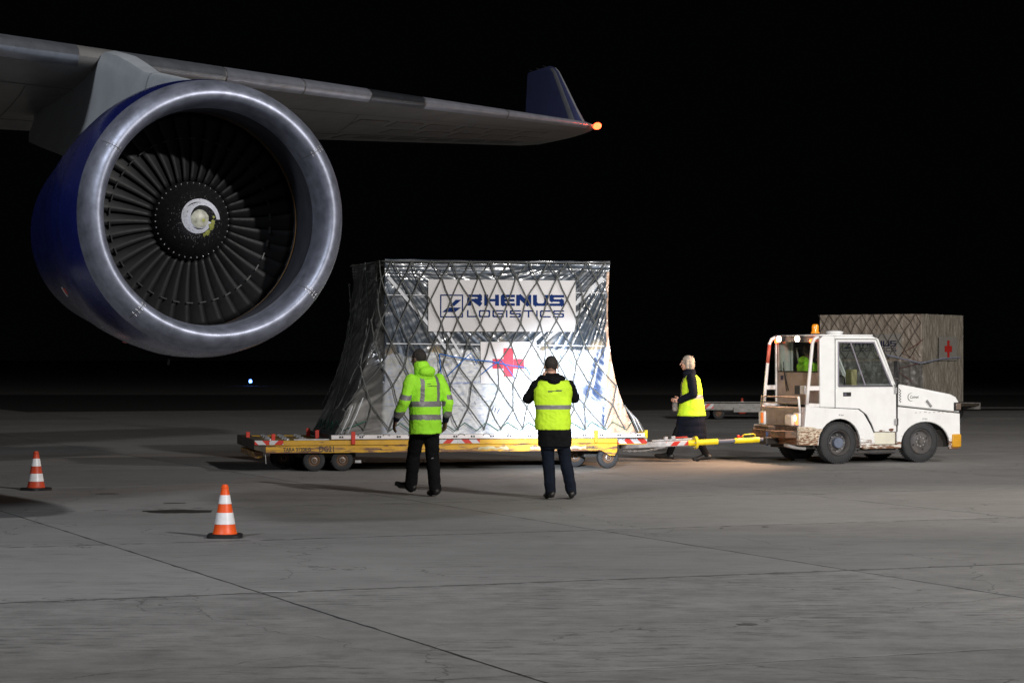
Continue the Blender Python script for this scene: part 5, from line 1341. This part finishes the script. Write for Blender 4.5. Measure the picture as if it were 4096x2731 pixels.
# man 2: photographer from behind, yellow vest over a black coat
J2 = dict(head=(-.02, .05, 1.59), neck=(-.005, .02, 1.43), pelvis=(0, 0, .88), chest=(0, 0, 1.22), yaw=R(3), tilt=R(4),
  shL=(-.19, .0, 1.35), elL=(-.29, .12, 1.20), wrL=(-.10, .31, 1.44), shR=(.19, .0, 1.35), elR=(.27, .14, 1.21), wrR=(.09, .31, 1.44),
  handL=((.5, .5, .6), (.8, .3, -.2), (-.1, .5, .6), .9), handR=((-.5, .5, .6), (-.8, .3, -.2), (.1, .5, .6), .9),
  hpL=(-.085, 0, .86), knL=(-.055, .02, .47), anL=(-.03, -.01, .09), toL=(-.06, .15, .035), hpR=(.09, 0, .86), knR=(.15, .03, .47), anR=(.225, .02, .09), toR=(.24, .18, .035))
p2, Rm = person('person in yellow hi-vis vest over long black coat photographing the load', (.49, 28.9, 0), R(4), J2, m_skin)
hair(J2['head'], Rm, m_hairb, p2)
b = MB(); b.loft([(.02, 0, .63, .20, .15), (.02, 0, .80, .20, .155), (0, 0, 1.0, .19, .14), (0, 0, 1.25, .205, .145), (0, 0, 1.36, .18, .12), (0, .01, 1.43, .10, .09), (0, .02, 1.50, .085, .09)], 24)
for s in 'LR': sleeves(b, J2, s, [.075, .066, .050], .96)
b.ell((0, -.07, 1.43), (.13, .065, .06), 14, 8)
remesh(b, 'coat', m_blkcloth, p2, .009, 4, fold=.008, fs=8)
b = MB(); b.loft([(.0, -.0, .83, .215, .168), (0, 0, 1.0, .208, .162), (0, 0, 1.2, .225, .166), (0, 0, 1.33, .235, .155), (0, 0, 1.405, .205, .13), (0, .02, 1.42, .17, .10)], 26)
def vf(c):
    if 1.075 < c.z < 1.125: return 1
    if abs(c.z-1.292-c.x*.08) < .007 and c.y < 0 and -.075 < c.x < .095: return 2
    return 0
remesh(b, 'vest', [m_visy, m_refl, m_ink], p2, .0085, 4, fold=.010, fs=7, fac=vf, seed=4)
b = MB(); b.ell((-.0, -.105, 1.41), (.085, .06, .055), 14, 8); b.ell((0, -.06, 1.44), (.15, .085, .05), 14, 8); remesh(b, 'coat_hood', m_blkcloth, p2, .009, 3, fold=.006)
b = MB(); b.loft([(0, 0, .6, .15, .12), (0, 0, .95, .15, .11)], 18)
for s in 'LR': limb(b, [J2['hp'+s], J2['kn'+s], tuple(Vector(J2['an'+s])+Vector((0, 0, -.005)))], [.10, .075, .062])
remesh(b, 'trousers', M('dark_jeans', (.006, .009, .017), .9, spec=.15, var=.3, vscale=8), p2, .010, 4, fold=.008, fs=10)
for s in 'LR': shoe(J2, s, m_shoe, p2)
cm = thing('camera', 'black camera with video lamp held up by the person in yellow vest', 'camera', (.49-.02, 28.9+.42, 1.50), R(4))
MB().box((-.07, -.035, -.045), (.07, .035, .05)).build('camera_body', m_blk, cm, bevel=.01); MB().lathe([(.035, .034), (.10, .034), (.105, .03), (.10, .001)], 20, 'y').build('lens', m_blk, cm, smooth='auto')
vl = MB().box((-.05, -.01, .06), (.05, .02, .11)).build('video_lamp', m_blk, cm, bevel=.004); MB().box((-.045, .021, .064), (.045, .024, .106)).build('lamp_face', M('lit_video_lamp', (1, 1, 1), .3, emit=20, ecol=(.85, .92, 1), var=0), vl)
l = bpy.data.lights.new('video_light', 'SPOT'); l.energy = 6000; l.color = (.82, .90, 1); l.spot_size = R(23); l.spot_blend = .9; l.shadow_soft_size = .05
o = bpy.data.objects.new('video_light', l); COL.objects.link(o); o.location = (.50, 29.40, 1.58); o.rotation_euler = (Vector((.82, 36.8, .95))-Vector(o.location)).to_track_quat('-Z', 'Y').to_euler()

# woman 3: walking left, grey hair, navy padded coat
J3 = dict(head=(0, .075, 1.60), neck=(0, .02, 1.44), pelvis=(0, 0, .90), chest=(0, 0, 1.22), yaw=R(0), tilt=R(0), female=True,
  shL=(-.175, .0, 1.36), elL=(-.235, -.04, 1.10), wrL=(-.13, .18, .99), shR=(.175, .0, 1.36), elR=(.23, -.02, 1.10), wrR=(.12, .20, .99),
  handL=((.3, .95, .0), (.9, -.2, 0), (0, 0, 1), .8), handR=((-.3, .95, .0), (-.9, -.2, 0), (0, 0, 1), .8),
  hpL=(-.08, 0, .88), knL=(-.08, .22, .50), anL=(-.08, .37, .11), toL=(-.08, .52, .085), hpR=(.08, 0, .88), knR=(.08, -.04, .46), anR=(.08, -.24, .10), toR=(.08, -.09, .035))
p3, Rm = person('grey haired woman in yellow vest and long navy coat walking behind the towbar', (2.93, 39.45, 0), R(84), J3, m_skin)
hair(J3['head'], Rm, m_hairg, p3, 'bob')
b = MB(); b.loft([(0, .02, .38, .22, .265), (0, .015, .55, .215, .245), (0, .01, .72, .21, .22), (0, 0, .92, .20, .18), (0, 0, 1.1, .18, .155), (0, 0, 1.25, .19, .145), (0, 0, 1.36, .17, .12), (0, .02, 1.43, .095, .09), (0, .03, 1.50, .085, .085)], 24)
for s in 'LR': sleeves(b, J3, s, [.075, .066, .052], .96)
coat = remesh(b, 'padded_coat', m_navy, p3, .009, 4, fold=.004)
nrm = [v.normal.copy() for v in coat.data.vertices]
for v, nv in zip(coat.data.vertices, nrm):
    if v.co.z < 1.0: v.co += nv*(.007*abs(math.sin(v.co.z*math.pi/.115)))
b = MB(); b.loft([(0, 0, .74, .23, .235), (0, 0, .9, .22, .205), (0, 0, 1.1, .20, .178), (0, .005, 1.25, .205, .163), (0, 0, 1.35, .185, .135), (0, .01, 1.405, .125, .10)], 26)
def vf3(c):
    if 1.02 < c.z < 1.085: return 1
    if c.z >= 1.085 and c.y > .03 and .055 < abs(c.x) < .115: return 1
    return 0
remesh(b, 'vest', [m_visy, m_refl], p3, .0085, 4, fold=.010, fs=7, fac=vf3, seed=9)
b = MB(); sleeves(b, J3, 'L', [.082, .070, .055], .98); remesh(b, 'near_sleeve', m_navy, p3, .009, 3, fold=.006)
b = MB()
for s in 'LR': limb(b, [J3['hp'+s], J3['kn'+s], J3['an'+s]], [.09, .068, .052])
remesh(b, 'trousers', m_blkcloth, p3, .010, 3, fold=.006)
for s in 'LR': shoe(J3, s, m_shoe, p3)
b = MB(); b.loft([(0, .04, 1.36, .12, .10), (0, .05, 1.44, .10, .095), (0, .045, 1.475, .08, .08)], 18); remesh(b, 'scarf', m_navy, p3, .009, 3, fold=.008, fs=14)
bgm = thing('handbag', 'small patterned dark bag carried in front by the walking woman', 'bag', (2.93-.27, 39.45-.02, .83), R(84))
MB().cbox((0, 0, .06), (.20, .09, .15)).build('bag_body', M('patterned_bag', (.10, .09, .08), .6, var=.8, vscale=26), bgm, bevel=.02); MB().tube([(-.07, 0, .13), (-.05, 0, .21), (.05, 0, .21), (.07, 0, .13)], .008, 6).build('bag_handle', m_blk, bgm, smooth=True)

# driver
J4 = dict(head=(0, .05, .86), neck=(0, 0, .70), pelvis=(0, 0, .14), chest=(0, 0, .48), yaw=0,
  shL=(-.19, 0, .62), elL=(-.26, .12, .36), wrL=(-.12, .38, .42), shR=(.19, 0, .62), elR=(.26, .12, .36), wrR=(.12, .38, .42),
  handL=((0, .9, .2), (.3, 0, -.9), (.9, 0, .2), .9), handR=((0, .9, .2), (-.3, 0, -.9), (-.9, 0, .2), .9),
  hpL=(-.10, 0, .12), knL=(-.13, .42, .16), anL=(-.13, .50, -.24), toL=(-.13, .65, -.28), hpR=(.10, 0, .12), knR=(.13, .42, .16), anR=(.13, .50, -.24), toR=(.13, .65, -.28))
c_, s_ = math.cos(TR), math.sin(TR); du, dw = -.02, 1.0
p4, Rm = person('driver in green hi-vis jacket seated inside the tow tractor cab', (TO[0]+du*c_-dw*s_, TO[1]+du*s_+dw*c_, .92), TR-R(90), J4, m_skind)
hair(J4['head'], Rm, m_hairb, p4)
b = MB(); b.loft([(0, 0, .04, .19, .14), (0, 0, .25, .19, .14), (0, 0, .45, .21, .15), (0, 0, .60, .21, .13), (0, 0, .70, .10, .09)], 22)
for s in 'LR': sleeves(b, J4, s, [.078, .068, .055], .95)
b.ell((0, -.06, .72), (.10, .08, .07)); remesh(b, 'jacket', m_vis, p4, .010, 3, fold=.009)
b = MB()
for s in 'LR': limb(b, [J4['hp'+s], J4['kn'+s], J4['an'+s]], [.10, .08, .06])
remesh(b, 'trousers', m_blkcloth, p4, .011, 3)
for s in 'LR': shoe(J4, s, m_shoe, p4)
